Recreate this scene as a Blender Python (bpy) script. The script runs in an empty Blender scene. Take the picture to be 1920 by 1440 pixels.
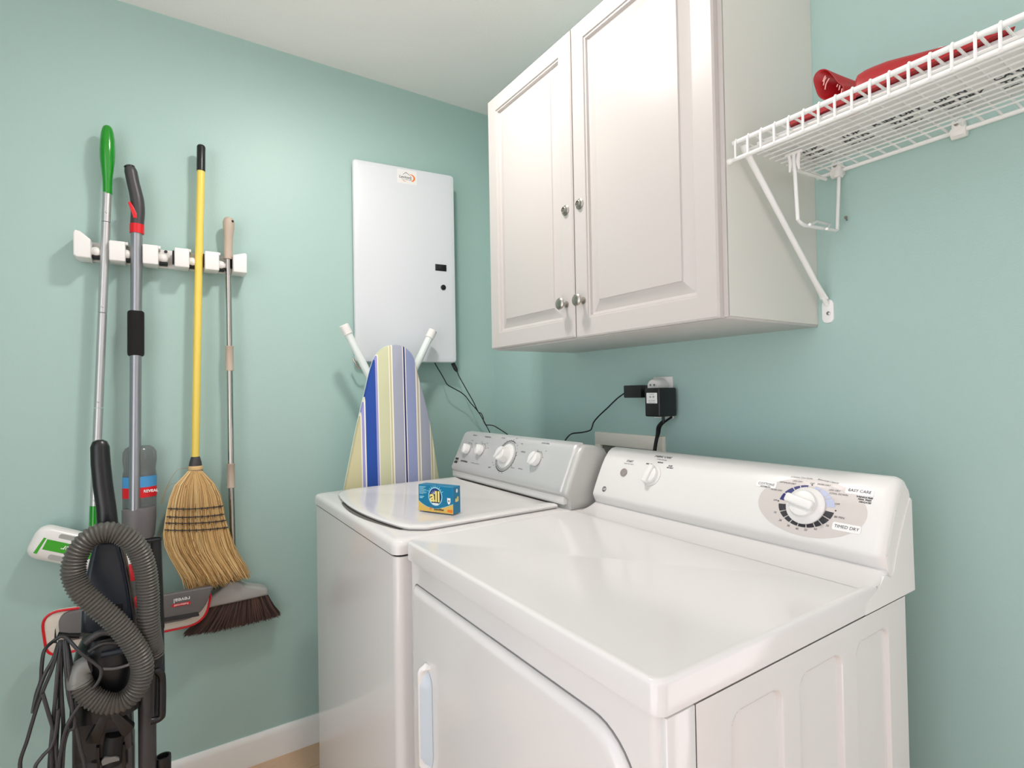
import bpy, bmesh, math, random
from math import sin, cos, pi, radians, sqrt
from mathutils import Vector, Matrix, Euler
random.seed(7)
SC = bpy.context.scene
COL = SC.collection
# ---------------------------------------------------------------- camera
F_PX = 1008.8
CAM = Vector((-1.2293, -2.0024, 1.2246))
YAW, PITCH, ROLL = 0.5838, 0.0140, -0.0177
_F = Vector((sin(YAW), cos(YAW), 0)); _R = Vector((cos(YAW), -sin(YAW), 0)); _U = Vector((0, 0, 1))
F2 = _F * cos(PITCH) + _U * sin(PITCH); U2 = _U * cos(PITCH) - _F * sin(PITCH)
R3 = _R * cos(ROLL) + U2 * sin(ROLL); U3 = U2 * cos(ROLL) - _R * sin(ROLL)
cd = bpy.data.cameras.new('camera'); cam = bpy.data.objects.new('camera', cd); COL.objects.link(cam)
cd.sensor_width = 36; cd.lens = F_PX / 1920 * 36; cd.clip_start = 0.02
m = Matrix((R3, U3, -F2)).transposed().to_4x4(); m.translation = CAM
cam.matrix_world = m
SC.camera = cam
# ---------------------------------------------------------------- view, world, lights
SC.view_settings.view_transform = 'Standard'; SC.view_settings.look = 'None'
SC.view_settings.exposure = 0.0; SC.view_settings.gamma = 1; SC.view_settings.use_curve_mapping = False
SC.cycles.max_bounces = 10; SC.cycles.diffuse_bounces = 6
w = bpy.data.worlds.new('world'); SC.world = w; w.use_nodes = True
bg = w.node_tree.nodes['Background']; bg.inputs[1].default_value = 2.25
_t = w.node_tree.nodes.new('ShaderNodeTexCoord'); _s = w.node_tree.nodes.new('ShaderNodeSeparateXYZ'); _c = w.node_tree.nodes.new('ShaderNodeValToRGB')
_m = w.node_tree.nodes.new('ShaderNodeMapRange'); _m.inputs['From Min'].default_value = -1; _m.inputs['From Max'].default_value = 1
w.node_tree.links.new(_t.outputs['Generated'], _s.inputs[0]); w.node_tree.links.new(_s.outputs['Z'], _m.inputs['Value']); w.node_tree.links.new(_m.outputs['Result'], _c.inputs[0]); w.node_tree.links.new(_c.outputs[0], bg.inputs[0])
_c.color_ramp.elements[0].position = .40; _c.color_ramp.elements[0].color = (1.42, 1.34, 1.34, 1)      # warm glow from below, added to brighten the ceiling
_c.color_ramp.elements[1].position = .53; _c.color_ramp.elements[1].color = (0.88, 0.90, 1.0, 1)        # cool daylight
LAMP = Vector((-0.77, -0.84, 2.395))
ld = bpy.data.lights.new('ceiling_lamp_bulb', 'AREA'); ld.shape = 'DISK'; ld.size = 0.11; ld.energy = 21.5; ld.color = (1.0, 0.93, 0.90)
lo = bpy.data.objects.new('ceiling_lamp_bulb', ld); lo.location = LAMP; COL.objects.link(lo)
# ---------------------------------------------------------------- helpers
def ray(u, v): return F2 + R3 * ((u - 960) / F_PX) - U3 * ((v - 720) / F_PX)
def hit(ax, c, u, v):
    d = ray(u, v); return CAM + d * ((c - CAM[ax]) / d[ax])
def A(u, v, d=0.0): return hit(1, -d, u, v)      # point d in front of the back wall
def B(u, v, d=0.0): return hit(0, -d, u, v)      # point d in front of the right wall
def Z(u, v, z): return hit(2, z, u, v)

def mat(name, col, rough=.5, metal=0, spec=.5, coat=0, trans=0, bump=0, bscale=200, var=0, alpha=1, emit=0, aniso=0):
    M = bpy.data.materials.new(name); M.use_nodes = True; nt = M.node_tree; b = nt.nodes['Principled BSDF']
    c = tuple((x / 255) for x in col); c = tuple(x / 12.92 if x <= .04045 else ((x + .055) / 1.055) ** 2.4 for x in c)
    b.inputs['Base Color'].default_value = (*c, 1); b.inputs['Roughness'].default_value = rough
    b.inputs['Metallic'].default_value = metal; b.inputs['Specular IOR Level'].default_value = spec
    b.inputs['Coat Weight'].default_value = coat; b.inputs['Coat Roughness'].default_value = .05
    b.inputs['Transmission Weight'].default_value = trans; b.inputs['Alpha'].default_value = alpha
    if emit:
        b.inputs['Emission Color'].default_value = (*c, 1); b.inputs['Emission Strength'].default_value = emit
    tc = nt.nodes.new('ShaderNodeTexCoord')
    n = nt.nodes.new('ShaderNodeTexNoise'); n.inputs['Scale'].default_value = bscale; n.inputs['Detail'].default_value = 4
    nt.links.new(tc.outputs['Object'], n.inputs['Vector'])
    if bump:
        bp = nt.nodes.new('ShaderNodeBump'); bp.inputs['Strength'].default_value = bump; bp.inputs['Distance'].default_value = .002
        nt.links.new(n.outputs['Fac'], bp.inputs['Height']); nt.links.new(bp.outputs['Normal'], b.inputs['Normal'])
    if var:
        n2 = nt.nodes.new('ShaderNodeTexNoise'); n2.inputs['Scale'].default_value = bscale * .2 if bump else bscale
        nt.links.new(tc.outputs['Object'], n2.inputs['Vector'])
        mx = nt.nodes.new('ShaderNodeMix'); mx.data_type = 'RGBA'
        mx.inputs[6].default_value = tuple(x * (1 - var) for x in c) + (1,); mx.inputs[7].default_value = tuple(min(1, x * (1 + var)) for x in c) + (1,)
        nt.links.new(n2.outputs['Fac'], mx.inputs[0]); nt.links.new(mx.outputs[2], b.inputs['Base Color'])
    return M
M = {}
M['wall'] = mat('mint_wall_paint', (167, 196, 190), .42, spec=.35, bump=.25, bscale=260)
M['ceil'] = mat('ceiling_paint', (246, 244, 242), .8, bump=.3, bscale=150)
M['trim'] = mat('white_gloss_trim', (235, 236, 234), .25)
M['enamel'] = mat('white_enamel', (218, 216, 214), .13, spec=.55, bump=.02, bscale=500)
M['plastic_w'] = mat('white_plastic', (232, 231, 228), .28)
M['console_w'] = mat('white_console_plastic', (226, 225, 222), .3)
M['lam'] = mat('white_cabinet_laminate', (192, 188, 184), .33, spec=.5)
M['cabside'] = mat('cabinet_side_laminate', (216, 216, 209), .5)
M['silver'] = mat('silver_console', (206, 206, 205), .36, metal=.35)
M['chromeP'] = mat('silver_trim', (205, 205, 204), .3, metal=.5)
M['nickel'] = mat('brushed_nickel', (170, 166, 158), .3, metal=1)
M['alu'] = mat('aluminium_tube', (196, 197, 197), .34, metal=.75)
M['alu2'] = mat('grey_steel_tube', (160, 163, 168), .3, metal=.8)
M['steel'] = mat('polished_steel', (190, 186, 180), .1, metal=1)
M['black'] = mat('black_plastic', (20, 21, 23), .32)
M['blackm'] = mat('black_foam', (18, 18, 18), .9, bump=.4, bscale=900)
M['rubber'] = mat('black_rubber', (12, 12, 12), .6)
M['slate'] = mat('dark_slate_plastic', (34, 42, 52), .38)
M['dgrey'] = mat('dark_grey_plastic', (62, 61, 62), .4)
M['grey'] = mat('mop_grey_plastic', (104, 101, 101), .42)
M['lgrey'] = mat('light_grey_plastic', (165, 166, 163), .3)
M['hose'] = mat('grey_ribbed_hose', (88, 85, 80), .4)
M['elbow'] = mat('smoky_grey_elbow', (120, 121, 117), .3)
M['cord'] = mat('dark_grey_cord', (52, 52, 53), .45)
M['green'] = mat('green_plastic', (14, 140, 22), .18, coat=.5)
M['green2'] = mat('green_head_stripe', (52, 165, 20), .3)
M['red'] = mat('red_plastic', (214, 20, 34), .35)
M['red2'] = mat('red_moulded_plastic', (158, 8, 18), .45)
M['yellow'] = mat('yellow_painted_wood', (234, 208, 96), .35)
M['taupe'] = mat('taupe_plastic', (184, 168, 152), .45)
M['beige'] = mat('beige_box_plastic', (238, 232, 220), .45)
M['recess_shade'] = mat('recess_shade_grey', (120, 120, 112), .6)
M['pad'] = mat('pad_microfibre', (226, 220, 206), .95, bump=.6, bscale=600)
M['wire'] = mat('white_coated_wire', (232, 234, 232), .3)
M['bristle'] = mat('dark_brown_bristle', (58, 40, 34), .6, var=.3, bscale=30)
M['paper'] = mat('white_card', (228, 228, 226), .6)
M['ink'] = mat('dark_ink', (48, 48, 52), .5)
M['inkg'] = mat('grey_ink', (120, 120, 122), .5)
M['navy'] = mat('navy_ink', (40, 44, 110), .4)
M['lilac'] = mat('pale_blue_ink', (182, 190, 214), .4)
M['oval'] = mat('warm_grey_decal', (205, 199, 194), .35)
M['labelw'] = mat('white_label', (236, 236, 234), .45)
M['teal'] = mat('teal_blue_carton', (6, 116, 156), .35)
M['cyan'] = mat('pale_cyan_print', (150, 210, 226), .4)
M['bnavy'] = mat('deep_blue_print', (20, 50, 120), .4)
M['gold'] = mat('golden_print', (222, 184, 92), .4)
M['lemon'] = mat('pale_yellow_print', (238, 222, 130), .4)
M['orange'] = mat('orange_print', (238, 120, 30), .4)
M['blueL'] = mat('blue_label', (70, 150, 205), .3)
M['bottle'] = mat('smoky_clear_bottle', (150, 155, 155), .12, trans=.55, alpha=.75)
M['legw'] = mat('pale_enamel_tube', (226, 236, 232), .25)
M['dark'] = mat('dark_gap', (34, 32, 30), .7)
M['strand'] = mat('broom_corn', (224, 186, 124), .65, var=.35, bscale=90)
M['glow'] = mat('lamp_glass', (255, 246, 232), .3, emit=2.0)
M['wood'] = None

def island(m, c0, c1, c2):
    nt = m.node_tree; b = nt.nodes['Principled BSDF']; g = nt.nodes.new('ShaderNodeNewGeometry'); r = nt.nodes.new('ShaderNodeValToRGB')
    f = lambda c: tuple((x / 255 / 12.92 if x / 255 <= .04045 else ((x / 255 + .055) / 1.055) ** 2.4) for x in c) + (1,)
    r.color_ramp.elements[0].color = f(c0); r.color_ramp.elements[1].color = f(c2); e = r.color_ramp.elements.new(.5); e.color = f(c1)
    nt.links.new(g.outputs['Random Per Island'], r.inputs[0]); nt.links.new(r.outputs[0], b.inputs['Base Color'])
def wood_floor():
    W = bpy.data.materials.new('oak_floor'); W.use_nodes = True; nt = W.node_tree; b = nt.nodes['Principled BSDF']
    tc = nt.nodes.new('ShaderNodeTexCoord'); mp = nt.nodes.new('ShaderNodeMapping'); mp.inputs['Scale'].default_value = (1, 1, 1)
    br = nt.nodes.new('ShaderNodeTexBrick'); br.inputs['Scale'].default_value = 6
    br.inputs['Color1'].default_value = (.62, .42, .27, 1); br.inputs['Color2'].default_value = (.68, .48, .32, 1); br.inputs['Mortar'].default_value = (.2, .13, .08, 1)
    br.inputs['Mortar Size'].default_value = .004; br.inputs['Brick Width'].default_value = 6; br.inputs['Row Height'].default_value = .8
    ns = nt.nodes.new('ShaderNodeTexNoise'); ns.inputs['Scale'].default_value = 30
    m2 = nt.nodes.new('ShaderNodeMapping'); m2.inputs['Scale'].default_value = (1, 12, 1)
    mx = nt.nodes.new('ShaderNodeMix'); mx.data_type = 'RGBA'; mx.blend_type = 'MULTIPLY'; mx.inputs[0].default_value = .5
    cr = nt.nodes.new('ShaderNodeValToRGB'); cr.color_ramp.elements[0].color = (.5, .45, .4, 1); cr.color_ramp.elements[1].color = (1.2, 1.15, 1.1, 1)
    L = nt.links.new
    L(tc.outputs['Object'], mp.inputs[0]); L(mp.outputs[0], br.inputs['Vector']); L(tc.outputs['Object'], m2.inputs[0]); L(m2.outputs[0], ns.inputs['Vector'])
    L(ns.outputs['Fac'], cr.inputs[0]); L(br.outputs['Color'], mx.inputs[6]); L(cr.outputs[0], mx.inputs[7]); L(mx.outputs[2], b.inputs['Base Color'])
    b.inputs['Roughness'].default_value = .4
    return W
M['wood'] = wood_floor()
island(M['strand'], (150, 112, 66), (214, 176, 118), (240, 214, 160)); island(M['bristle'], (36, 26, 24), (66, 46, 40), (104, 74, 62))

class MB:
    """collects vertices and faces of ONE mesh"""
    def __init__(s): s.v = []; s.f = []; s.mi = []; s.cur = 0; s.uv = None
    def add(s, vs, fs):
        o = len(s.v); s.v += [Vector(x) for x in vs]
        for f in fs: s.f.append([i + o for i in f]); s.mi.append(s.cur)
        return s
    def frombm(s, bm):
        bm.verts.ensure_lookup_table(); bm.verts.index_update()
        s.add([v.co.copy() for v in bm.verts], [[v.index for v in f.verts] for f in bm.faces]); bm.free(); return s
    def box(s, x0, x1, y0, y1, z0, z1, r=0, seg=2, M4=None):
        bm = bmesh.new(); bmesh.ops.create_cube(bm, size=1)
        for v in bm.verts:
            v.co = Vector(((x0 + x1) / 2 + v.co.x * abs(x1 - x0), (y0 + y1) / 2 + v.co.y * abs(y1 - y0), (z0 + z1) / 2 + v.co.z * abs(z1 - z0)))
        if r: bmesh.ops.bevel(bm, geom=bm.edges[:] , offset=r, segments=seg, profile=.5, affect='EDGES')
        if M4 is not None: bmesh.ops.transform(bm, matrix=M4, verts=bm.verts)
        return s.frombm(bm)
    def prism(s, pts, off, r=0, seg=2):
        """closed 3-D planar outline extruded by vector off; the front (pts) rim is rounded by r"""
        off = Vector(off); bm = bmesh.new()
        a = [bm.verts.new(p) for p in pts]; b = [bm.verts.new(Vector(p) + off) for p in pts]
        f1 = bm.faces.new(a); f2 = bm.faces.new(b[::-1]); n = len(pts)
        for i in range(n): bm.faces.new((a[i], b[i], b[(i + 1) % n], a[(i + 1) % n]))
        bmesh.ops.recalc_face_normals(bm, faces=bm.faces)
        if r: bmesh.ops.bevel(bm, geom=list(f1.edges), offset=r, segments=seg, profile=.5, affect='EDGES')
        bmesh.ops.triangulate(bm, faces=[f for f in bm.faces if len(f.verts) > 6])
        return s.frombm(bm)
    def tube(s, pts, rad, n=12, smooth=0, cap=True, closed=False):
        P = [Vector(p) for p in pts]
        if not hasattr(rad, '__len__'): rad = [rad] * len(P)
        if smooth: P, rad = spline(P, rad, smooth)
        T = []
        for i in range(len(P)):
            a = P[max(0, i - 1)]; b = P[min(len(P) - 1, i + 1)]; t = (b - a); T.append(t.normalized() if t.length > 1e-9 else Vector((0, 0, 1)))
        up = Vector((0, 0, 1)) if abs(T[0].z) < .9 else Vector((0, 1, 0))
        u = (up - T[0] * up.dot(T[0])).normalized(); vs = []; fs = []
        for i, p in enumerate(P):
            u = (u - T[i] * u.dot(T[i])).normalized(); v = T[i].cross(u)
            for k in range(n):
                a = 2 * pi * k / n; vs.append(p + (u * cos(a) + v * sin(a)) * rad[i])
        for i in range(len(P) - 1):
            for k in range(n):
                k2 = (k + 1) % n; fs.append((i * n + k, i * n + k2, (i + 1) * n + k2, (i + 1) * n + k))
        if cap: fs.append(tuple(range(n))[::-1]); fs.append(tuple((len(P) - 1) * n + k for k in range(n)))
        return s.add(vs, fs)
    def lathe(s, o, ax, prof, n=28, sx=1, upv=None):
        """prof: (radius, height) along axis ax from o"""
        o = Vector(o); ax = Vector(ax).normalized(); t = upv or (Vector((0, 0, 1)) if abs(ax.z) < .9 else Vector((1, 0, 0)))
        u = (t - ax * t.dot(ax)).normalized(); v = ax.cross(u); vs = []; fs = []
        for r, h in prof:
            for k in range(n):
                a = 2 * pi * k / n; vs.append(o + ax * h + (u * cos(a) + v * sin(a) * sx) * r)
        for i in range(len(prof) - 1):
            for k in range(n):
                k2 = (k + 1) % n; fs.append((i * n + k, i * n + k2, (i + 1) * n + k2, (i + 1) * n + k))
        fs.append(tuple(range(n))[::-1]); fs.append(tuple((len(prof) - 1) * n + k for k in range(n)))
        return s.add(vs, fs)
    def sphere(s, c, r, sc=(1, 1, 1), n=20):
        bm = bmesh.new(); bmesh.ops.create_uvsphere(bm, u_segments=n, v_segments=n // 2 + 2, radius=1)
        for v in bm.verts: v.co = Vector(c) + Vector((v.co.x * r * sc[0], v.co.y * r * sc[1], v.co.z * r * sc[2]))
        return s.frombm(bm)
    def loft(s, rings, cap0=True, cap1=True):
        n = len(rings[0]); vs = [p for r in rings for p in r]; fs = []
        for i in range(len(rings) - 1):
            for k in range(n):
                k2 = (k + 1) % n; fs.append((i * n + k, i * n + k2, (i + 1) * n + k2, (i + 1) * n + k))
        if cap0: fs.append(tuple(range(n))[::-1])
        if cap1: fs.append(tuple((len(rings) - 1) * n + k for k in range(n)))
        return s.add(vs, fs)
    def grid(s, rows):
        nr, nc = len(rows), len(rows[0]); vs = [p for r in rows for p in r]
        return s.add(vs, [(i * nc + j, i * nc + j + 1, (i + 1) * nc + j + 1, (i + 1) * nc + j) for i in range(nr - 1) for j in range(nc - 1)])
    def build(s, name, mats, parent=None, org=None, angle=38, flat=False, norm=True):
        o = parent['_w'] if parent is not None else (org or (0, 0, 0)); o = Vector(o)
        me = bpy.data.meshes.new(name); me.from_pydata([v - o for v in s.v], [], s.f)
        if not isinstance(mats, (list, tuple)): mats = [mats]
        for x in mats: me.materials.append(x if not isinstance(x, str) else M[x])
        me.polygons.foreach_set('material_index', s.mi)
        if norm:
            bm = bmesh.new(); bm.from_mesh(me); bmesh.ops.recalc_face_normals(bm, faces=bm.faces); bm.to_mesh(me); bm.free()
        if not flat:
            me.polygons.foreach_set('use_smooth', [True] * len(me.polygons)); me.set_sharp_from_angle(angle=radians(angle))
        me.update()
        ob = bpy.data.objects.new(name, me); COL.objects.link(ob)
        if parent is not None: ob.parent = parent
        else: ob.location = o
        ob['_w'] = tuple(o)
        return ob

def spline(P, rad, k):
    Q = []; R = []
    for i in range(len(P) - 1):
        p0 = P[max(0, i - 1)]; p1 = P[i]; p2 = P[i + 1]; p3 = P[min(len(P) - 1, i + 2)]
        for j in range(k):
            t = j / k
            Q.append(.5 * ((2 * p1) + (p2 - p0) * t + (2 * p0 - 5 * p1 + 4 * p2 - p3) * t * t + (3 * p1 - p0 - 3 * p2 + p3) * t ** 3)); R.append(rad[i] * (1 - t) + rad[i + 1] * t)
    Q.append(P[-1]); R.append(rad[-1]); return Q, R

def thing(name, label, cat, loc, group=None):
    o = bpy.data.objects.new(name, None); COL.objects.link(o); o.location = loc; o.empty_display_size = .05
    o['label'] = label; o['category'] = cat; o['_w'] = tuple(loc)
    if group: o['group'] = group
    return o
def tag(o, label, cat, group=None, kind=None):
    o['label'] = label; o['category'] = cat
    if group: o['group'] = group
    if kind: o['kind'] = kind
    return o
def struct(o): o['kind'] = 'structure'; return o

def text_verts(body, size, shear=0, bold=0, align='CENTER', squeeze=1.0):
    c = bpy.data.curves.new('lettering', 'FONT'); c.body = body; c.size = size; c.shear = shear; c.offset = bold
    c.align_x = align; c.align_y = 'CENTER'; c.resolution_u = 3
    o = bpy.data.objects.new('lettering', c); COL.objects.link(o)
    dg = bpy.context.evaluated_depsgraph_get(); me = bpy.data.meshes.new_from_object(o.evaluated_get(dg))
    vs = [(v.co.x * squeeze, v.co.y) for v in me.vertices]; fs = [list(p.vertices) for p in me.polygons]
    COL.objects.unlink(o); bpy.data.objects.remove(o); bpy.data.curves.remove(c); bpy.data.meshes.remove(me)
    return vs, fs
def add_text(mb, fn, body, size, **k):
    """fn maps flat (a, b) coordinates to a 3-D point on the surface that carries the text"""
    rot = k.pop('rot', 0); vs, fs = text_verts(body, size, **k); c, s_ = cos(rot), sin(rot)
    mb.add([fn(a * c - b * s_, a * s_ + b * c) for a, b in vs], fs)
def disc(fn, rx, ry=None, r0=0, a0=0, a1=360, n=40, rings=3):
    ry = ry or rx; vs = []; fs = []; full = abs(a1 - a0) >= 359.9
    for i in range(rings + 1):
        t = r0 / rx + (1 - r0 / rx) * i / rings
        for k in range(n + 1):
            a = radians(a0 + (a1 - a0) * k / n); vs.append(fn(rx * t * cos(a), ry * t * sin(a)))
    for i in range(rings):
        for k in range(n): fs.append((i * (n + 1) + k, i * (n + 1) + k + 1, (i + 1) * (n + 1) + k + 1, (i + 1) * (n + 1) + k))
    return vs, fs
def plane_fn(o, right, up):
    o = Vector(o); r = Vector(right).normalized(); u = Vector(up).normalized()
    return lambda a, b: o + r * a + u * b
def poly(mb, fn, pts): mb.add([fn(*p) for p in pts], [list(range(len(pts)))])
def rrect(w, h, r, n=5, cx=0, cy=0):
    o = []
    for (sx, sy, a0) in ((1, 1, 0), (-1, 1, 90), (-1, -1, 180), (1, -1, 270)):
        for i in range(n + 1):
            a = radians(a0 + 90 * i / n); o.append((cx + sx * (w / 2 - r) + r * cos(a), cy + sy * (h / 2 - r) + r * sin(a)))
    return o

# ================================================================= room
HC = 2.4367; WL = -2.35; YF = -2.95; YB = -2.13
def slab(name, x0, x1, y0, y1, z0, z1, m): return struct(MB().box(x0, x1, y0, y1, z0, z1).build(name, m, flat=True))
slab('floor', WL - .1, 1.6, YF, .1, -.1, 0, 'wood')
slab('ceiling', WL - .1, .1, YF, .1, HC, HC + .1, 'ceil')
slab('wall_back', WL - .1, .1, 0, .1, 0, HC, 'wall')
slab('wall_right', 0, .1, YB, 0, 0, HC, 'wall')
slab('wall_left', WL - .1, WL, -1.15, 0, 0, HC, 'wall')  # unseen; cut short so light reaches the appliance fronts
slab('added_wall_front', WL - .1, .1, YF - .1, YF, 0, HC, mat('pale_wall_paint', (226, 222, 220), .6))  # unseen wall added to cut light on the dryer side, pale against green bounce
def baseboard(name, p0, p1, n):
    prof = [(0, 0), (.016, 0), (.016, .012), (.0135, .03), (.0125, .075), (.010, .087), (.005, .0947), (0, .0947)]
    p0 = Vector(p0); p1 = Vector(p1); n = Vector(n)
    return struct(MB().loft([[p + n * (-a) + Vector((0, 0, b)) for a, b in prof] for p in (p0, p1)]).build(name, 'trim'))
baseboard('baseboard_back', (WL, 0, 0), (0, 0, 0), (0, 1, 0))
baseboard('baseboard_left', (WL, -1.15, 0), (WL, 0, 0), (-1, 0, 0))
baseboard('baseboard_right', (0, YB, 0), (0, 0, 0), (1, 0, 0))

# ceiling lamp (above the picture, where the shadows point to)
t = thing('ceiling_lamp', 'round glass ceiling lamp above the washer and dryer', 'lamp', (LAMP.x, LAMP.y, HC))
MB().lathe((LAMP.x, LAMP.y, HC), (0, 0, -1), [(.06, 0), (.06, .012), (.05, .02)]).build('base', 'nickel', t)
MB().lathe((LAMP.x, LAMP.y, HC - .018), (0, 0, -1), [(.048, 0), (.05, .01), (.045, .02), (.03, .027), (.01, .03)]).build('lamp_glass', 'glow', t)

# ================================================================= wall cabinet
t = thing('wall_cabinet', 'white two-door wall cabinet with round knobs above the washer', 'cabinet', (0, -.96, 1.357))
CX, CY0, CY1, CZ0, CZ1 = -.324, -1.3825, -.545, 1.357, 2.147
b = MB(); th = .016
b.box(CX + .0012, -.0005, CY0, CY0 + th, CZ0 + .004, CZ1); b.box(CX + .001, -.0005, CY1 - th, CY1, CZ0 + .004, CZ1)
b.box(CX + .001, 0, CY0 + th, CY1 - th, CZ1 - th, CZ1); b.box(-.008, -.0005, CY0 + th, CY1 - th, CZ0 + .004, CZ1 - th)
b.build('carcass', 'cabside', t)
MB().box(CX + .0015, 0, CY0 + .002, CY1 - .001, CZ0 - .001, CZ0 + th, .001).build('bottom_panel', 'lam', t)
MB().box(CX - .004, CX, CY0, CY0 + .03, CZ0 + .002, CZ1, .0012).build('face_stile', 'lam', t); MB().box(CX - .004, CX, CY1 - .03, CY1, CZ0 + .002, CZ1, .0012).build('face_stile', 'lam', t)
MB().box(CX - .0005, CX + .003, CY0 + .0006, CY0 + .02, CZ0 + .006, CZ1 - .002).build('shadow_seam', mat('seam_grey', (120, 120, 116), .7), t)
def cab_door(y0, y1, z0, z1, knob_y, lock_y):
    b = MB(); rings = []
    for ins, dx in ((0, -.019), (0, -.0035), (.0035, 0), (.046, 0), (.0475, -.0035), (.0515, -.004), (.0535, -.010), (.0585, -.0115), (.064, -.0105), (.074, -.0075), (.084, -.0045), (.0855, -.002), (.087, -.0018)):
        X = -.344 - dx
        rings.append([(X, y0 + ins, z0 + ins), (X, y1 - ins, z0 + ins), (X, y1 - ins, z1 - ins), (X, y0 + ins, z1 - ins)])
    b.loft(rings); d = b.build('door', 'lam', t, angle=12)
    MB().lathe((-.344, knob_y, 1.447), (-1, 0, 0), [(.0085, 0), (.0085, .002), (.0045, .004), (.0042, .013), (.008, .017), (.0145, .021), (.0155, .024), (.013, .027), (.006, .029)]).build('knob', 'nickel', d)
    MB().lathe((-.344, lock_y, 1.690), (-1, 0, 0), [(.0135, 0), (.0135, .002), (.0105, .004), (.0085, .0045), (.0085, .008), (.0065, .009), (.0062, .0065)]).build('lock', 'nickel', d)
cab_door(-.955, -.548, 1.360, 2.146, -.925, -.928)
cab_door(-1.374, -.9595, 1.357, 2.146, -.991, -.984)

# ================================================================= utility panel
t = thing('utility_panel', 'white metal communications panel on the wall above the ironing board', 'panel', (-.405, 0, 1.73))
MB().box(-.612, -.228, -.026, 0, 1.354, 2.090, .003).build('back_box', 'enamel', t)
PX0, PW, PD0, PD1 = -.617, .395, .034, .080     # the door stands slightly ajar: its right edge is farther from the wall
def pdoor(x, depth):   # depth behind (+) the door front
    f_ = (x - PX0) / PW; return -(PD0 + (PD1 - PD0) * f_) + depth
b = MB(); rg = []
for ins, dp in ((.003, .0165), (0, .015), (0, .006), (.003, .0022), (.014, .0002), (.016, 0)):
    rg.append([(x, pdoor(x, dp), z) for x, z in rrect(PW - 2 * ins, .7545 - 2 * ins, .012, 4, PX0 + PW / 2, 1.722)])
b.loft(rg); dr = b.build('door', mat('white_powder_coat', (212, 217, 221), .35), t, angle=20)
def lp(u, v):
    p = A(u, v, .06)
    for _ in range(5): p = A(u, v, -pdoor(p.x, 0))
    return p
XA = Vector((PW, -(PD1 - PD0), 0)).normalized(); ZA = Vector((0, 0, 1)); NA = Vector((-(PD1 - PD0), -PW, 0)).normalized()
def pbox(b, u0, v0, u1, v1, o0, o1):
    a_, c_ = lp(u0, v0), lp(u1, v1); Mx_ = Matrix((XA, -NA, ZA)).transposed().to_4x4(); Mx_.translation = a_
    w_ = (c_ - a_).dot(XA); h_ = (c_ - a_).z; return b.box(0, w_, -o1, -o0, h_, 0, .0006, 2, Mx_)
pbox(MB(), 816, 495, 837, 509, -.001, .002).build('latch', 'black', dr)
pbox(MB(), 822, 497, 831, 507, 0, .004).build('latch_slide', 'rubber', dr)
MB().lathe(lp(831, 539), NA, [(.0105, -.001), (.0105, .003), (.009, .004)]).build('lock_cap', 'black', dr)
q = lp(763, 332); fn = plane_fn(q + NA * .0004, XA, ZA)
b = MB(); poly(b, fn, rrect(.078, .054, .004)); st = b.build('sticker', 'paper', dr, flat=True)
fn = plane_fn(q + NA * .0008, XA, ZA)
b = MB(); add_text(b, lambda a, c: fn(a - .0085, c - .002), 'Leviton', .0145, bold=.0002)
add_text(b, lambda a, c: fn(a - .002, c - .011), 'STRUCTURED MEDIA', .0042)
poly(b, fn, [(-.016, .008), (-.004, .0185), (.012, .008), (.012, .0065), (-.004, .016), (-.016, .0065)]); poly(b, fn, [(.0135, .004), (.016, .004), (.0165, -.010), (.0145, -.010)]); b.build('lettering', 'ink', dr, flat=True, norm=False)
b = MB()
o2 = [(.0175 * cos(radians(a)), .0145 * sin(radians(a))) for a in range(-75, 96, 10)]; i2 = [(-.002 + .0125 * cos(radians(a)), .012 * sin(radians(a))) for a in range(95, -76, -10)]
for i in range(len(o2) - 1):
    j = len(i2) - 1 - i; poly(b, lambda x, y: fn(.015 + x, -.002 + y), [o2[i], o2[i + 1], i2[j - 1], i2[j]])
poly(b, fn, [(-.018, -.0145), (-.010, -.019), (-.003, -.018), (-.010, -.0165), (-.015, -.0140)])
b.build('swoosh', 'orange', dr, flat=True, norm=False)

# ================================================================= ironing board
t = thing('ironing_board', 'tall narrow ironing board with striped cover leaning behind the washer', 'ironing board', (-.49, -.1, 0))
def ib(u, v, off=0):   # leaning plane: y = -.085 at z=1.4 to -.17 at floor
    p = A(u, v, .1)
    for _ in range(4):
        y = .150 + (1.4 - p.z) * .03 + off; p = A(u, v, y)
    return p
CEN = []; ZT = 1.400
def hw(z):
    d = ZT - z
    if d < 0: return 0
    k = .168
    base = .0785 * (1 - math.exp(-d / .030)) + .0 if d < .1 else .0785 * (1 - math.exp(-d / .030)) + (.088) * (1 - math.exp(-(d - .1) / .26)) * 1.25
    return min(base, k + .012)
def ctr(z): return -.494 + (.0) * (ZT - z)
stripes = M['stripe'] = bpy.data.materials.new('striped_cotton'); stripes.use_nodes = True
nt = stripes.node_tree; bs = nt.nodes['Principled BSDF']; bs.inputs['Roughness'].default_value = .85
tc = nt.nodes.new('ShaderNodeTexCoord'); sx = nt.nodes.new('ShaderNodeSeparateXYZ'); mr = nt.nodes.new('ShaderNodeMapRange'); cr = nt.nodes.new('ShaderNodeValToRGB')
mr.inputs['From Min'].default_value = -.2; mr.inputs['From Max'].default_value = .2
nt.links.new(tc.outputs['Object'], sx.inputs[0]); nt.links.new(sx.outputs['X'], mr.inputs['Value']); nt.links.new(mr.outputs['Result'], cr.inputs[0]); nt.links.new(cr.outputs[0], bs.inputs['Base Color'])
def lin(c): return tuple((x / 255 / 12.92 if x / 255 <= .04045 else ((x / 255 + .055) / 1.055) ** 2.4) for x in c) + (1,)
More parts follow.
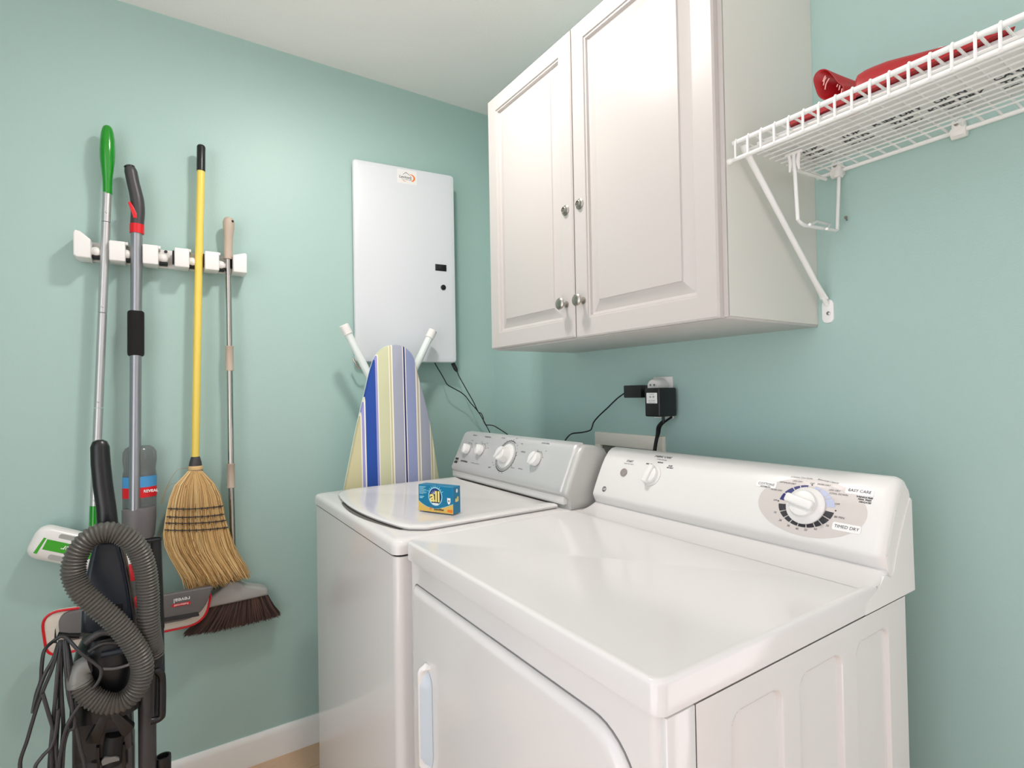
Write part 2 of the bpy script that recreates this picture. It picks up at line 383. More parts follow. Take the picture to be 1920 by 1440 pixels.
TAN, SG, BL, LAV, CR, NV, LB = (198, 192, 152), (200, 202, 166), (34, 74, 156), (150, 152, 204), (236, 232, 214), (44, 52, 120), (146, 156, 194)
LBX = (164, 168, 184)
# stripe boundaries as x offsets from the centre line, measured on the board at washer height
px = [(645, TAN), (671, CR), (673, LAV), (678, CR), (680, BL), (700, LAV), (704, CR), (706, SG), (726, CR), (728, TAN), (731, CR), (733, LBX), (752, CR), (753.5, NV), (756.5, CR), (758, LB), (776, CR), (778, (190, 180, 170)), (781, CR), (783, LBX), (800.5, CR), (802, TAN), (805, CR), (807, SG), (830, SG)]
els = []
for u, c in px:
    x = ib(u, 900).x - (-.494); els.append(((x + .2) / .4, c))
ramp = cr.color_ramp; ramp.interpolation = 'CONSTANT'
ramp.elements[0].position = 0; ramp.elements[0].color = lin(TAN)
ramp.elements[1].position = max(.001, els[0][0]); ramp.elements[1].color = lin(els[0][1])
for p_, c in els[1:]:
    if p_ < .999: e = ramp.elements.new(p_); e.color = lin(c)
BL_ = [(736, 647.3), (727, 648.5), (717, 653), (708, 661), (701, 671), (696, 685), (691, 702), (682, 741), (671, 788), (662, 830), (645, 915)]
BR_ = [(739, 647.3), (747, 648.5), (756, 652), (764, 659), (770, 667), (776, 683), (783, 712), (797, 765), (806, 808), (820, 896)]
def board_side(pxs, sg):
    P = [ib(u, v) for u, v in pxs]; P, _ = spline(P, [1] * len(P), 4)
    for dz, dx in ((.06, .018), (.12, .033), (.2, .046), (.32, .056), (.5, .060), (.9, .060)):
        q = P[-1 - 0] if dz == .06 else q0
        if dz == .06: q0 = P[-1].copy()
        z = q0.z - dz * .97; P.append(Vector((q0.x + sg * dx * .7, -(.150 + (1.4 - z) * .03), z)))
    return P
SL, SR = board_side(BL_, -1), board_side(BR_, 1)
def board_ring(off, shrink):
    n_ = len(SL); L = []
    for i, p in enumerate(SL): L.append((p.x + shrink * (.3 if i < 4 else 1), p.y - off, p.z - (shrink if i < 8 else 0)))
    Rr = [(p.x - shrink * (.3 if i < 4 else 1), p.y - off, p.z - (shrink if i < 8 else 0)) for i, p in enumerate(SR)]
    return L + Rr[::-1]
b = MB(); b.loft([board_ring(0, 0), board_ring(.004, 0), board_ring(.016, .0), board_ring(.020, .004)])
o = b.build('striped_cover', stripes, t, angle=60)
o.data.transform(Matrix.Translation((-.004, 0, 0))); o.location = (.004, 0, 0)
b = MB(); b.loft([board_ring(-.003, -.001), board_ring(.0, -.001)]); b.build('board_edge', 'legw', t)
def leg(u0, v0, u1, v1, d0, d1):
    a = A(u0, v0, d0); c = A(u1, v1, d1); dirv = (c - a).normalized(); end = a + dirv * .46
    g = MB().tube([a + dirv * .02, end], .0135, 16).build('leg', 'legw', t)
    MB().lathe(a, dirv, [(.0135, 0), (.0165, .002), (.0165, .034), (.014, .036)]).build('foot_cap', 'plastic_w', g)
leg(644, 609, 699, 718, .134, .128); leg(812, 619, 776, 694, .130, .126)
b = MB().tube([A(662, 672, .045) , A(672, 690, .048), A(684, 690, .05)], .004, 8); b.build('hook', 'nickel', t)

# ================================================================= washer
WX, WY1, WY0 = -.8166, -.2211, -.9192
t = thing('washing_machine', 'white top-loading washing machine with silver control console beside the mops', 'washing machine', (-.5, -.57, 0))
def appl_outline(x0, x1, y0, y1, r=.016, n=6):
    """front corners rounded, back corners square"""
    o = []
    for k in range(n + 1):
        a = radians(180 + 90 * k / n); o.append((x0 + r + r * cos(a), y0 + r + r * sin(a)))
    o.append((x1, y0)); o.append((x1, y1))
    for k in range(n + 1):
        a = radians(90 + 90 * k / n); o.append((x0 + r + r * cos(a), y1 - r + r * sin(a)))
    return o
b = MB(); ol = appl_outline(WX + .004, -.19, WY0 + .004, WY1 - .003, .02)
b.loft([[(x, y, z) for x, y in ol] for z in (.03, .878)]); b.build('cabinet_body', 'enamel', t)
b = MB(); ol = appl_outline(WX + .008, -.195, WY0 + .008, WY1 - .007, .018); b.loft([[(x, y, z) for x, y in ol] for z in (.877, .884)]); b.build('seam', 'dark', t)
for x in (WX + .06, -.25):
    for y in (WY0 + .06, WY1 - .06): MB().lathe((x, y, 0), (0, 0, 1), [(.02, 0), (.02, .03)], 12).build('levelling_foot', 'rubber', t)
b = MB(); rg = []
for z, ins in ((.8835, .001), (.8835, 0), (.9, 0), (.9075, .002), (.9115, .006), (.9135, .012), (.9145, .022)):
    rg.append([(x, y, z) for x, y in appl_outline(WX + ins, -.172, WY0 + ins, WY1 - ins, .022)])
b.loft(rg); b.build('top_panel', 'enamel', t, angle=60)
# lid: bowed front edge
def lid_out(ins):
    o = []; y0, y1, x1 = -.882 + ins, -.285 - ins, -.352
    n = 24
    for k in range(n + 1):
        f = k / n; y = y0 + (y1 - y0) * f; bow = .040 * (1 - (2 * f - 1) ** 2); c = .03 * (max(0, abs(2 * f - 1) - .86) / .14) ** 2
        o.append((-.757 - bow + c + ins, y))
    o.append((x1, y1)); o.append((x1, y0)); return o
b = MB(); rg = []
for z, ins in ((.915, .006), (.919, .001), (.9225, 0), (.925, .003), (.926, .010), (.9262, .016)):
    rg.append([(x, y, z) for x, y in lid_out(ins)])
rg.append([(x, y, .9245) for x, y in lid_out(.045)]); rg.append([(x, y, .9235) for x, y in lid_out(.052)])
b.loft(rg); lid = b.build('lid', 'enamel', t, angle=50)
b = MB(); rows = []
for k in range(20):
    f = k / 19; y = -.835 + .40 * f; g = sin(pi * f) ** .55
    fr = -.757 - .040 * (1 - (2 * ((y + .882) / .597) - 1) ** 2)
    rows.append([Vector((fr - .001 - .008 * g, y, .9149)), Vector((fr + .004, y, .9152)), Vector((fr + .004, y, .919))])
b.grid(rows); b.build('lid_slot_shade', mat('slot_shade_grey', (96, 92, 88), .6), lid, norm=False)  # grey crescent paints the shade under the lid's front edge
# console: extruded profile with rounded ends
def prof_pts(key):   # (x,z)
    return key
def console(mb, prof, y0, y1, r0, r1, back, inset_top=True):
    """prof: list (x,z) from bottom front over the top to the back; ends rounded (r0 at y0, r1 at y1)"""
    def nrm(i):
        a = Vector(prof[max(0, i - 1)]); c = Vector(prof[min(len(prof) - 1, i + 1)]); d = c - a; return Vector((-d.y, d.x)).normalized()
    rings = []; st = []
    for k in range(9): st.append((y0 + r0 * (1 - cos(radians(90 * k / 8))), r0 * (1 - sin(radians(90 * k / 8)))))
    for k in range(9): st.append((y1 - r1 * (1 - cos(radians(90 * (8 - k) / 8))), r1 * (1 - sin(radians(90 * (8 - k) / 8)))))
    for y, d in st:
        rg = []
        for i, p in enumerate(prof):
            n = nrm(i); q = Vector(p)
            if i <= 1: q = Vector((p[0] + d * .35, p[1]))
            elif i < len(prof) - back: q = q - n * d
            elif i == len(prof) - back: q = Vector((p[0], p[1] - d))
            rg.append((q.x, y, q.y))
        rings.append(rg)
    mb.loft(rings, False, False)
    for rg in (rings[0], rings[-1]):
        c_ = Vector((-.20 if prof[0][0] > -.3 else -.235, rg[0][1], .985)); n_ = len(rg); mb.add([c_] + rg, [(0, k + 1, (k + 1) % n_ + 1) for k in range(n_)])
    return mb
# washer console profile (front face leans back)
WP = [(-.335, .940), (-.347, .948), (-.349, .958), (-.343, .972), (-.325, 1.010), (-.3085, 1.045), (-.298, 1.063), (-.290, 1.071), (-.278, 1.077), (-.24, 1.075), (-.205, 1.064), (-.192, 1.045), (-.175, .96), (-.173, .916)]
for i in range(len(WP)): pass
b = MB(); console(b, [(-.335, .914)] + WP[:], -.912, -.262, .012, .012, 2); cb = b.build('console_housing', mat('console_side_grey', (196, 196, 192), .4, metal=.2), t, angle=45)
# brushed fascia sits proud of the housing
FP = [(-.343, .950), (-.3515, .954), (-.3525, .962), (-.346, .975), (-.328, 1.013), (-.3115, 1.048), (-.303, 1.065), (-.297, 1.0755), (-.288, 1.0815), (-.268, 1.0830)]
def surf(prof, yoff=0):
    seg = [0]
    for i in range(len(prof) - 1): seg.append(seg[-1] + (Vector(prof[i + 1]) - Vector(prof[i])).length)
    def pt(y, s, off=.0004):
        s = min(max(s, 0), seg[-1] - 1e-6)
        for i in range(len(prof) - 1):
            if seg[i] <= s <= seg[i + 1]: break
        f = (s - seg[i]) / (seg[i + 1] - seg[i]); a = Vector(prof[i]); c = Vector(prof[i + 1]); q = a.lerp(c, f); d = (c - a).normalized(); n = Vector((-d.y, d.x))
        q = q + n * off; return Vector((q.x, y, q.y))
    def find(u, v):
        d = ray(u, v); best = None
        for i in range(len(prof) - 1):
            a = prof[i]; c = prof[i + 1]; ex, ez = c[0] - a[0], c[1] - a[1]
            # CAM.x + t d.x = a0 + f ex ; CAM.z + t d.z = a1 + f ez
            det = d.x * (-ez) - d.z * (-ex)
            if abs(det) < 1e-9: continue
            rx, rz = a[0] - CAM.x, a[1] - CAM.z
            tt = (rx * (-ez) - rz * (-ex)) / det; f = (d.x * rz - d.z * rx) / det
            if -.001 <= f <= 1.001 and tt > 0 and (best is None or tt < best[0]): best = (tt, CAM.y + tt * d.y, seg[i] + f * (seg[i + 1] - seg[i]))
        assert best, (u, v)
        return (best[1], best[2])
    def fn(u, v, off=.0004):
        y, s = find(u, v); return lambda a, c: pt(y - a, s + c, off)
    def nrm(s):
        a = pt(0, s, 0); c = pt(0, s, 1.0); return (c - a)
    return pt, find, fn, nrm, seg[-1]
b = MB(); pt, find, fnw, nrw, LW = surf(FP)
b = MB(); console(b, [(-.33, .952)] + FP + [(-.262, 1.07)], -.898, -.266, .014, .012, 1); b.build('fascia', 'silver', t, angle=45)
b = MB(); b.box(-.347, -.33, -.900, -.27, .9265, .947, .0015); b.build('splash_strip', 'console_w', t)
def knob(parent, fn, nr, r, h, m='chromeP', skirt=0, nameit='knob', bar=True, ang=20):
    o = fn(0, 0); 
    pr = ([(skirt, 0), (skirt, .002), (r * 1.25, .004)] if skirt else []) + [(r, .0015), (r, h * .7), (r * .93, h * .93), (r * .8, h), (r * .3, h * .97)]
    k = MB().lathe(o, nr, pr, 32).build(nameit, m, parent, angle=35)
    if bar:
        up = (fn(0, .01) - o).normalized(); rt = (fn(.01, 0) - o).normalized(); c, s_ = cos(radians(ang)), sin(radians(ang)); A1 = up * c + rt * s_; B1 = rt * c - up * s_
        Mx = Matrix((B1, A1, nr)).transposed().to_4x4(); Mx.translation = o + nr * h
        MB().box(-r * .16, r * .16, -r * .95, r * .95, -h * .3, h * .18, r * .08, 2, Mx).build('grip', m, k)
    return k
for (u, v) in ((877, 843), (902, 845)):
    y, s = find(u, v); knob(t, fnw(u, v), nrw(s), .0175, .017, 'plastic_w', ang=-25)
y, s = find(1006, 862); knob(t, fnw(1006, 862), nrw(s), .0205, .019, 'plastic_w', ang=30)
y, s = find(949, 855); k = knob(t, fnw(949, 855), nrw(s), .0235, .030, 'plastic_w', .039, 'cycle_dial', ang=40)
b = MB(); f = fnw(949, 855)
v_, f_ = disc(f, .0515, None, .0490, 60, 380, 60, 1); b.add(v_, f_)
v_, f_ = disc(f, .0455, None, .0445, 0, 360, 60, 1); b.add(v_, f_)
for i in range(26):
    a = radians(-30 + i * 12.3); r1 = .0545 if i % 3 else .0575
    poly(b, f, [(.052 * cos(a - .012), .052 * sin(a - .012)), (r1 * cos(a - .012), r1 * sin(a - .012)), (r1 * cos(a + .012), r1 * sin(a + .012)), (.052 * cos(a + .012), .052 * sin(a + .012))])
for (u, v) in ((877, 843), (902, 845), (1006, 862)):
    f = fnw(u, v)
    v_, f_ = disc(f, .0255, None, .0245, 20, 110, 20, 1); b.add(v_, f_)
    for a in (20, 65, 110):
        a = radians(a); poly(b, f, [(.0245 * cos(a - .03), .0245 * sin(a - .03)), (.029 * cos(a - .03), .029 * sin(a - .03)), (.029 * cos(a + .03), .029 * sin(a + .03)), (.0245 * cos(a + .03), .0245 * sin(a + .03))])
for (u, v, s_, z_) in ((891, 816, 'load size', .0078), (915, 819, 'temperature', .0078), (944, 821, 'normal', .0078), (1023, 831, 'extra rinse', .0085), (981, 847, 'delicate', .0075), (918, 876, 'start', .009)):
    add_text(b, fnw(u, v), s_, z_, shear=.2)
for (u, v, s_) in ((886, 826, 'medium'), (893, 831, 'super'), (904, 829, 'hot'), (914, 831, 'warm'), (915, 840, 'cold'), (969, 822, 'light'), (979, 832, 'heavy'), (924, 867, 'rinse'), (926, 872, 'soak'), (941, 887, 'off'), (961, 877, 'spin only'), (976, 879, 'bulky items'), (1009, 844, 'on'), (1024, 846, 'off'), (1002, 849, 'no')):
    add_text(b, fnw(u, v), s_, .0050)
add_text(b, fnw(870, 865), 'CENTENNIAL', .0085, bold=.0003)
b.build('lettering', 'ink', t, flat=True, norm=False)
b = MB(); add_text(b, fnw(891, 869), 'COMMERCIAL TECHNOLOGY', .0042); b.build('lettering', 'inkg', t, flat=True, norm=False)
b = MB(); f = fnw(856, 863, .0006); poly(b, f, [(-.011, -.010), (.011, -.010), (.011, .010), (-.011, .010)]); bd = b.build('brand_badge', 'ink', t, flat=True, norm=False)
b = MB(); f = fnw(856, 863, .0010); add_text(b, f, 'MAYTAG', .0052, bold=.0001); b.build('lettering', 'labelw', bd, flat=True, norm=False)

# ================================================================= dryer
DX, DY1, DY0, DZ = -.7943, -.9263, -1.6115, .914
t = thing('clothes_dryer', 'white front-loading clothes dryer with white console, nearest the camera', 'dryer', (-.5, -1.27, 0))
BX = -.201
b = MB()
# body shell without the near side, which carries pressed panels
def bodyring(z): return [(x, y, z) for x, y in appl_outline(DX + .006, BX, DY0 + .006, DY1 - .004, .016)]
b.loft([bodyring(.02), bodyring(.8765)]); b.build('cabinet_body', 'enamel', t)
# near side sheet with three pressed panels
def press(x, z):
    d = 0
    for x0, x1 in ((-.672, -.565), (-.524, -.411), (-.369, -.262)):
        hx, hz = (x1 - x0) / 2, (.843 - .10) / 2; qx, qz = abs(x - (x0 + x1) / 2) - hx + .02, abs(z - (.843 + .10) / 2) - hz + .02
        sd = sqrt(max(qx, 0) ** 2 + max(qz, 0) ** 2) + min(max(qx, qz), 0) - .02
        s_ = min(1, max(0, -sd / .006)); d = max(d, s_ * s_ * (3 - 2 * s_))
    return d * .007
xs = [-.735 + (.735 - .2005) * i / 260 for i in range(261)]
zs = [.02, .09] + [.095 + .004 * i for i in range(10)] + [.2, .4, .6, .75, .80] + [.815 + .0022 * i for i in range(16)] + [.86, .8755]
b = MB(); b.grid([[Vector((x, DY0 + .0005 + press(x, z), z)) for x in xs] for z in zs])
b.add([(-.2005, DY0 + .0005, .02), (-.2005, DY0 + .0005, .8755), (-.2005, DY0 + .007, .8755), (-.2005, DY0 + .007, .02)], [(0, 1, 2, 3)])
b.build('side_panel', 'enamel', t, angle=30, norm=False)
b = MB(); b.box(DX + .012, -.7354, DY0 + .0005, DY0 + .01, .02, .8755, .002); b.build('side_return', 'enamel', t)
b = MB(); ol = appl_outline(DX + .010, BX + .002, DY0 + .010, DY1 - .008, .016); b.loft([[(x, y, z) for x, y in ol] for z in (.8755, .8785)]); b.build('seam', 'dark', t)
for x in (DX + .06, -.26):
    for y in (DY0 + .06, DY1 - .06): MB().lathe((x, y, 0), (0, 0, 1), [(.02, 0), (.02, .02)], 12).build('levelling_foot', 'rubber', t)
# top panel: rounded rim, back edge sweeps up to the console
b = MB(); rg = []
for z, ins in ((.878, .001), (.8782, 0), (.9095, 0), (.9125, .0010), (.9145, .0032), (.9150, .0065), (.9147, .010), (.9138, .016)):
    rg.append([(x, y, z) for x, y in appl_outline(DX + ins, -.30, DY0 + ins * .9, DY1 - ins * .6, .015)])
b.loft(rg); b.build('top_panel', 'enamel', t, angle=60)
b = MB(); rows = []
for k in range(15):
    f_ = k / 14; x = -.335 + .075 * f_; rows.append((x, .9141 + .0175 * f_ ** 2.2))
ys = [DY0, DY0 + .001, DY0 + .004, DY0 + .010, DY0 + .018] + [DY0 + .03 + (DY1 - DY0 - .04) * i / 10 for i in range(11)] + [DY1 - .004, DY1 - .001]
def edge(y):
    d = min(y - DY0, DY1 - y); return .0045 * (1 - min(1, d / .006)) ** 2
G = [[Vector((x, y, z - edge(y))) for y in ys] for x, z in rows]
b.grid(G); nC = len(ys)
b.build('top_rear_sweep', 'enamel', t, angle=50)
sd_ = [(-.3005, .8785)] + [(x, z - .0045) for x, z in rows if x > -.3005] + [(-.262, .8785)]
b = MB(); b.prism([(x, DY0 + .0002, z) for x, z in sd_], (0, .004, 0))
b.build('sweep_side', 'enamel', t, flat=True)
DP = [(-.262, .9265), (-.2725, .9455), (-.2745, .951), (-.2735, .957), (-.2655, .975), (-.2535, 1.000), (-.2405, 1.025), (-.228, 1.045), (-.215, 1.060), (-.203, 1.068), (-.190, 1.070), (-.178, 1.066), (-.172, 1.055), (-.170, .95), (-.170, .882)]
b = MB(); console(b, [(-.255, .915)] + DP, DY0 + .001, DY1 - .001, .015, .010, 3); b.build('console_housing', 'console_w', t, angle=50)
b = MB(); b.prism([(x, DY0 + .0006, z) for x, z in ((-.252, .921), (-.2575, .950), (-.2505, .969), (-.2385, .994), (-.2255, 1.018), (-.2135, 1.037), (-.203, 1.047), (-.190, 1.052), (-.177, 1.049), (-.172, 1.040), (-.171, .921))], (0, .006, 0)); b.build('console_side', 'console_w', t, flat=True)
# end cap plate on the near side
cap = [(-.341, .8785), (-.3385, .888), (-.332, .895), (-.322, .899), (-.308, .905), (-.294, .911), (-.283, .918), (-.276, .923), (-.266, .922), (-.256, .918), (-.2495, .9165), (-.244, .921), (-.232, .946), (-.212, .981), (-.190, 1.013), (-.1735, 1.034), (-.1685, 1.03), (-.1675, .96), (-.165, .8785)]
b = MB(); b.prism([(x, DY0 - .0012, z) for x, z in cap], (0, .012, 0)); b.build('end_cap', 'console_w', t, flat=True)
b = MB(); b.box(-.262, -.166, DY0 + .0025, DY1 - .004, .8785, .921); b.box(-.33, -.26, DY0 + .0025, DY1 - .004, .8785, .903); b.build('console_base', 'console_w', t)
# console print
pt, find, fnd, nrd, LD = surf(DP)
b = MB(); f = fnd(1516, 950, .0003); v_, f_ = disc(f, .096, .0545, 0, 0, 360, 64, 8); b.add(v_, f_); b.build('dial_oval', 'oval', t, flat=True, norm=False)
dial_px = (1511, 948.5)
def segs(mb, f, r0, r1, a0, a1):
    n = max(2, int(abs(a1 - a0) / 5)); vs, fs = disc(f, r1, r1 * .79, r0, a0, a1, n, 1); mb.add(vs, fs)
f = fnd(*dial_px, .0007)
def arcgroup(a0, a1, ticks, m):
    mb = MB(); ed = [a0] + ticks + [a1]
    for i in range(len(ed) - 1): segs(mb, f, .0355, .0500, ed[i] - (0 if i == 0 else 1.2), ed[i + 1] + (1.2 if i < len(ed) - 2 else 0))
    mb.build('dial_marking', m, t, flat=True, norm=False)
arcgroup(174, 95, [152, 128, 112], 'navy'); arcgroup(80, 8, [66, 43, 33], 'lilac'); arcgroup(-6, -174, [-26, -46, -62, -80, -98, -116, -133, -152], 'ink')
b = MB()
for u, v, s_ in ((1454, 938, 'OFF'), (1456, 919, 'MORE DRY'), (1477, 906, 'OPTIMUM DRY'), (1496, 903, 'LESS DRY'), (1523, 907, 'OFF'), (1545, 909.5, 'MORE DRY'), (1565, 920, 'LESS DRY'), (1572.5, 927, 'COOL DOWN'), (1570, 945.6, 'OFF'), (1573.5, 970.5, '80 MIN'),
                 (1551, 986, '70'), (1529, 992, '60'), (1510.5, 993.6, '50'), (1494, 991.5, '40'), (1478, 985.7, '30'), (1463, 975.5, '20'), (1453, 960.6, '10')):
    add_text(b, fnd(u, v, .0007), s_, .0047 if s_[0] not in '12345678' else .0054, shear=.15)
for a in (179, 88, 0):
    a = radians(a); v_, f_ = disc((lambda ca, sa: lambda x, y: f(ca + x, sa + y))(.0515 * cos(a), .0410 * sin(a)), .0014, None, 0, 0, 360, 10, 1); b.add(v_, f_)
add_text(b, fnd(1503, 896, .0005), '5 Clothes Care Cycles', .0044, shear=.3, rot=.05); add_text(b, fnd(1553, 902.5, .0005), 'Extra-Large Capacity', .0044, shear=.3, rot=-.08)
add_text(b, fnd(1243, 857), 'FABRIC CARE', .0084, shear=.3, bold=.0002); add_text(b, fnd(1241, 862), '3 Heat Settings', .005, shear=.2)
add_text(b, fnd(1181, 865), 'START', .0074, shear=.3, bold=.0002); add_text(b, fnd(1179, 870), 'PUSH TO START', .0045, shear=.2)
for (u, v, s_) in ((1217, 870, 'REGULAR'), (1238, 867.5, 'MEDIUM'), (1257, 874, 'FLUFF'), (1256, 877.5, 'NO HEAT')): add_text(b, fnd(u, v), s_, .0043, shear=.2, bold=.0002)
for (u, v, s_) in ((1620.8, 933, 'WRINKLE FREE'), (1621, 937.6, 'PERM. PRESS'), (1621.7, 942.4, 'DELICATES')): add_text(b, fnd(u, v), s_, .0038, shear=.2, bold=.0002)
b.build('lettering', 'ink', t, flat=True, norm=False)
for (u, v, s_, w_, z_) in ((1437, 908, 'COTTONS', .041, .0084), (1612, 921.5, 'EASY CARE', .045, .0088), (1587, 990, 'TIMED DRY', .045, .00931)):
    f3 = fnd(u, v, .0006); b = MB(); poly(b, f3, rrect(w_, .0135, .003)); tg = b.build('label_tag', 'labelw', t, flat=True, norm=False)
    f4 = fnd(u, v, .0010); b = MB(); add_text(b, f4, s_, z_ * .82, shear=.12)
    if s_ == 'COTTONS': add_text(b, lambda x, y: f4(x, y - .0055), 'AUTOMATIC', .0036, bold=.0001)
    b.build('lettering', 'ink', tg, flat=True, norm=False)
y, s = find(*dial_px); nr = nrd(s)
k = MB().lathe(f(0, 0), nr, [(.0345, 0), (.0345, .003), (.032, .006), (.027, .0075), (.025, .010)], 40).build('timer_dial', 'plastic_w', t)
fo = fnd(*dial_px, .0007)
MB().lathe(fo(0, 0) + nr * .008, nr, [(.0245, 0), (.025, .004), (.023, .008), (.018, .010), (.010, .0105)], 36).build('dial_cap', 'plastic_w', k)
o_ = fo(0, 0); up = (fo(0, .01) - o_).normalized(); rt = (fo(.01, 0) - o_).normalized(); c, s_ = cos(radians(-78)), sin(radians(-78)); A1 = up * c + rt * s_; B1 = rt * c - up * s_
Mx = Matrix((B1, A1, nr)).transposed().to_4x4(); Mx.translation = o_ + nr * .020
MB().box(-.0085, .0085, -.0235, .0285, -.010, .006, .004, 3, Mx).build('grip', 'plastic_w', k)
b = MB(); poly(b, lambda a, c_: o_ + nr * .0041 + (-rt * 1) * a + up * c_, [(.0270, -.0042), (.0335, 0), (.0270, .0042)]); b.build('pointer', 'ink', k, flat=True, norm=False)
y, s = find(1221, 891); nr2 = nrd(s); f5 = fnd(1221, 891, .0004)
k = MB().lathe(f5(0, 0), nr2, [(.0275, 0), (.0275, .001), (.0235, .0018)], 36).build('heat_selector', 'console_w', t)
MB().lathe(f5(0, 0), nr2, [(.0205, .001), (.021, .006), (.0195, .010), (.015, .012)], 36).build('selector_cap', 'plastic_w', k)
o_ = f5(0, 0); up = (f5(0, .01) - o_).normalized(); rt = (f5(.01, 0) - o_).normalized(); c, s_ = cos(radians(12)), sin(radians(12)); A1 = up * c + rt * s_; B1 = rt * c - up * s_
Mx = Matrix((B1, A1, nr2)).transposed().to_4x4(); Mx.translation = o_ + nr2 * .014
MB().box(-.0075, .0075, -.023, .023, -.010, .004, .0035, 3, Mx).build('grip', 'plastic_w', k)
y, s = find(1170, 886); MB().lathe(fnd(1170, 886)(0, 0), nrd(s), [(.0105, 0), (.0105, .002), (.0088, .0035), (.0085, .003)]).build('start_button', mat('warm_grey_button', (150, 142, 138), .4), t)
f6 = fnd(1133, 917, .0006); y, s = find(1133, 917); b = MB(); v_, f_ = disc(f6, .0072, None, 0, 0, 360, 28, 1); b.add(v_, f_); bd = b.build('brand_badge', 'ink', t, flat=True, norm=False)
f7 = fnd(1133, 917, .0010); b = MB(); add_text(b, f7, 'GE', .0082, shear=.25, bold=.0002); v_, f_ = disc(f7, .0062, None, .0058, 0, 360, 28, 1); b.add(v_, f_); b.build('lettering', 'labelw', bd, flat=True, norm=False)
# door on the front
FX = DX + .006
dy0, dy1, dz1, dz0, rr = -1.575, -.962, .8335, .17, .075
def rr2(y0, y1, z0, z1, r, n=10):
    o = []
    for (cy_, cz_, a0, rad) in ((y1 - .012, z1 - .012, 0, .012), (y0 + r, z1 - r, 90, r), (y0 + r, z0 + r, 180, r), (y1 - .012, z0 + .012, 270, .012)):
        for i in range(n + 1):
            a = radians(a0 + 90 * i / n); o.append((cy_ + rad * cos(a), cz_ + rad * sin(a)))
    return o
b = MB(); rg = []
for ins, x in ((-.002, FX + .0005), (-.002, FX - .0008)): rg.append([(x, y, z) for y, z in rr2(dy0 + ins, dy1 - ins, dz0 + ins, dz1 - ins, rr)])
b.loft(rg); b.build('door_gap', mat('shadow_gap', (120, 120, 118), .6), t)
b = MB(); rg = []
for ins, x in ((.0, FX), (.0, FX - .002), (.002, FX - .0055), (.006, FX - .0090), (.011, FX - .0112), (.014, FX - .0117)):
    rg.append([(x, y, z) for y, z in rr2(dy0 + ins, dy1 - ins, dz0 + ins, dz1 - ins, rr)])
b.loft(rg); dd = b.build('door', 'enamel', t, angle=60)
# handle: scoop with a lip bar
HX = FX - .0117
h0 = B(797, 1250, -HX + .0); h1 = B(803, 1432, -HX)
hy, hz1, hz0 = (B(800, 1300, -HX)).y - .004, h0.z + .004, h1.z - .002
b = MB(); rows = []
for i in range(25):
    f_ = i / 24; z = hz0 + (hz1 - hz0 - .008) * f_; g = min(1, (min(f_, 1 - f_) * 9)) ** .6
    rows.append([Vector((HX - .0005 - .017 * g * (1 - j / 8) ** 1.6, hy - .003 - .019 * (.4 + .6 * g) * (j / 8), z)) for j in range(9)])
b.grid(rows); hn = b.build('handle_recess', mat('handle_shade_blue_grey', (196, 208, 216), .3), dd, norm=False)  # blue-grey colour paints the shading beside the white handle bar
b = MB(); rg = []
for i in range(31):
    f_ = i / 30; z = hz0 - .007 + (hz1 - hz0 + .014) * f_; e = sqrt(max(0, 1 - (1 - min(1, min(f_, 1 - f_) * 12)) ** 2)); hh = .003 + .016 * e; ww = .0042
    rg.append([(HX + .001, hy + ww, z), (HX - hh * .6, hy + ww, z), (HX - hh, hy + ww * .4, z), (HX - hh, hy - ww * .4, z), (HX - hh * .75, hy - ww - (.007 if f_ > .94 or f_ < .04 else 0), z), (HX + .001, hy - ww - (.010 if f_ > .94 or f_ < .04 else 0), z)])
b.loft(rg); b.build('handle', 'plastic_w', dd, angle=60)

# ================================================================= detergent box
bl = Z(785, 957, .9262); br_ = Z(850, 965, .9262); bk = Z(861, 960, .9262)
t = thing('detergent_box', 'small teal and yellow laundry detergent carton standing on the washer lid', 'box', tuple(bl))
ex = (br_ - bl); W = ex.length; ex.normalize(); ey = Vector((-ex.y, ex.x, 0));
if (bk - br_).dot(ey) < 0: ey = -ey
Dp = max(.03, (bk - br_).length); Hh = .0
tl = ray(783, 908); # height from the vertical through bl
dpl = (bl - CAM); tt = sqrt((dpl.x ** 2 + dpl.y ** 2) / (tl.x ** 2 + tl.y ** 2)); Hh = (CAM + tl * tt).z - bl.z
Bz = .9262
Mx = Matrix((ex, ey, Vector((0, 0, 1)))).transposed().to_4x4(); Mx.translation = Vector((bl.x, bl.y, Bz))
b = MB(); b.box(0, W, 0, Dp, 0, Hh, .0008, 1, Mx); ca = b.build('carton', 'teal', t)
def fr(off=.0003): return lambda a, c: Mx @ Vector((a, -off, c))
def sd(off=.0003): return lambda a, c: Mx @ Vector((W + off, a, c))
b = MB(); top = [(W * i / 16, Hh * (.40 - .25 * sin(pi * (i / 16) ** .85) - .03 * (i / 16))) for i in range(17)]
for i in range(16): poly(b, fr(), [(top[i][0], .0006), (top[i + 1][0], .0006), top[i + 1], top[i]])
b.build('front_print', 'gold', ca, flat=True, norm=False)
b = MB()
for i in range(16): poly(b, fr(.0005), [top[i], top[i + 1], (top[i + 1][0], top[i + 1][1] + .0012), (top[i][0], top[i][1] + .0012)])
cx_, cz_ = W * .50, Hh * .60
v_, f_ = disc(lambda x, y: fr(.0004)(cx_ + x, cz_ + y), Hh * .33, Hh * .35, Hh * .29, 0, 360, 40, 1); b.add(v_, f_)
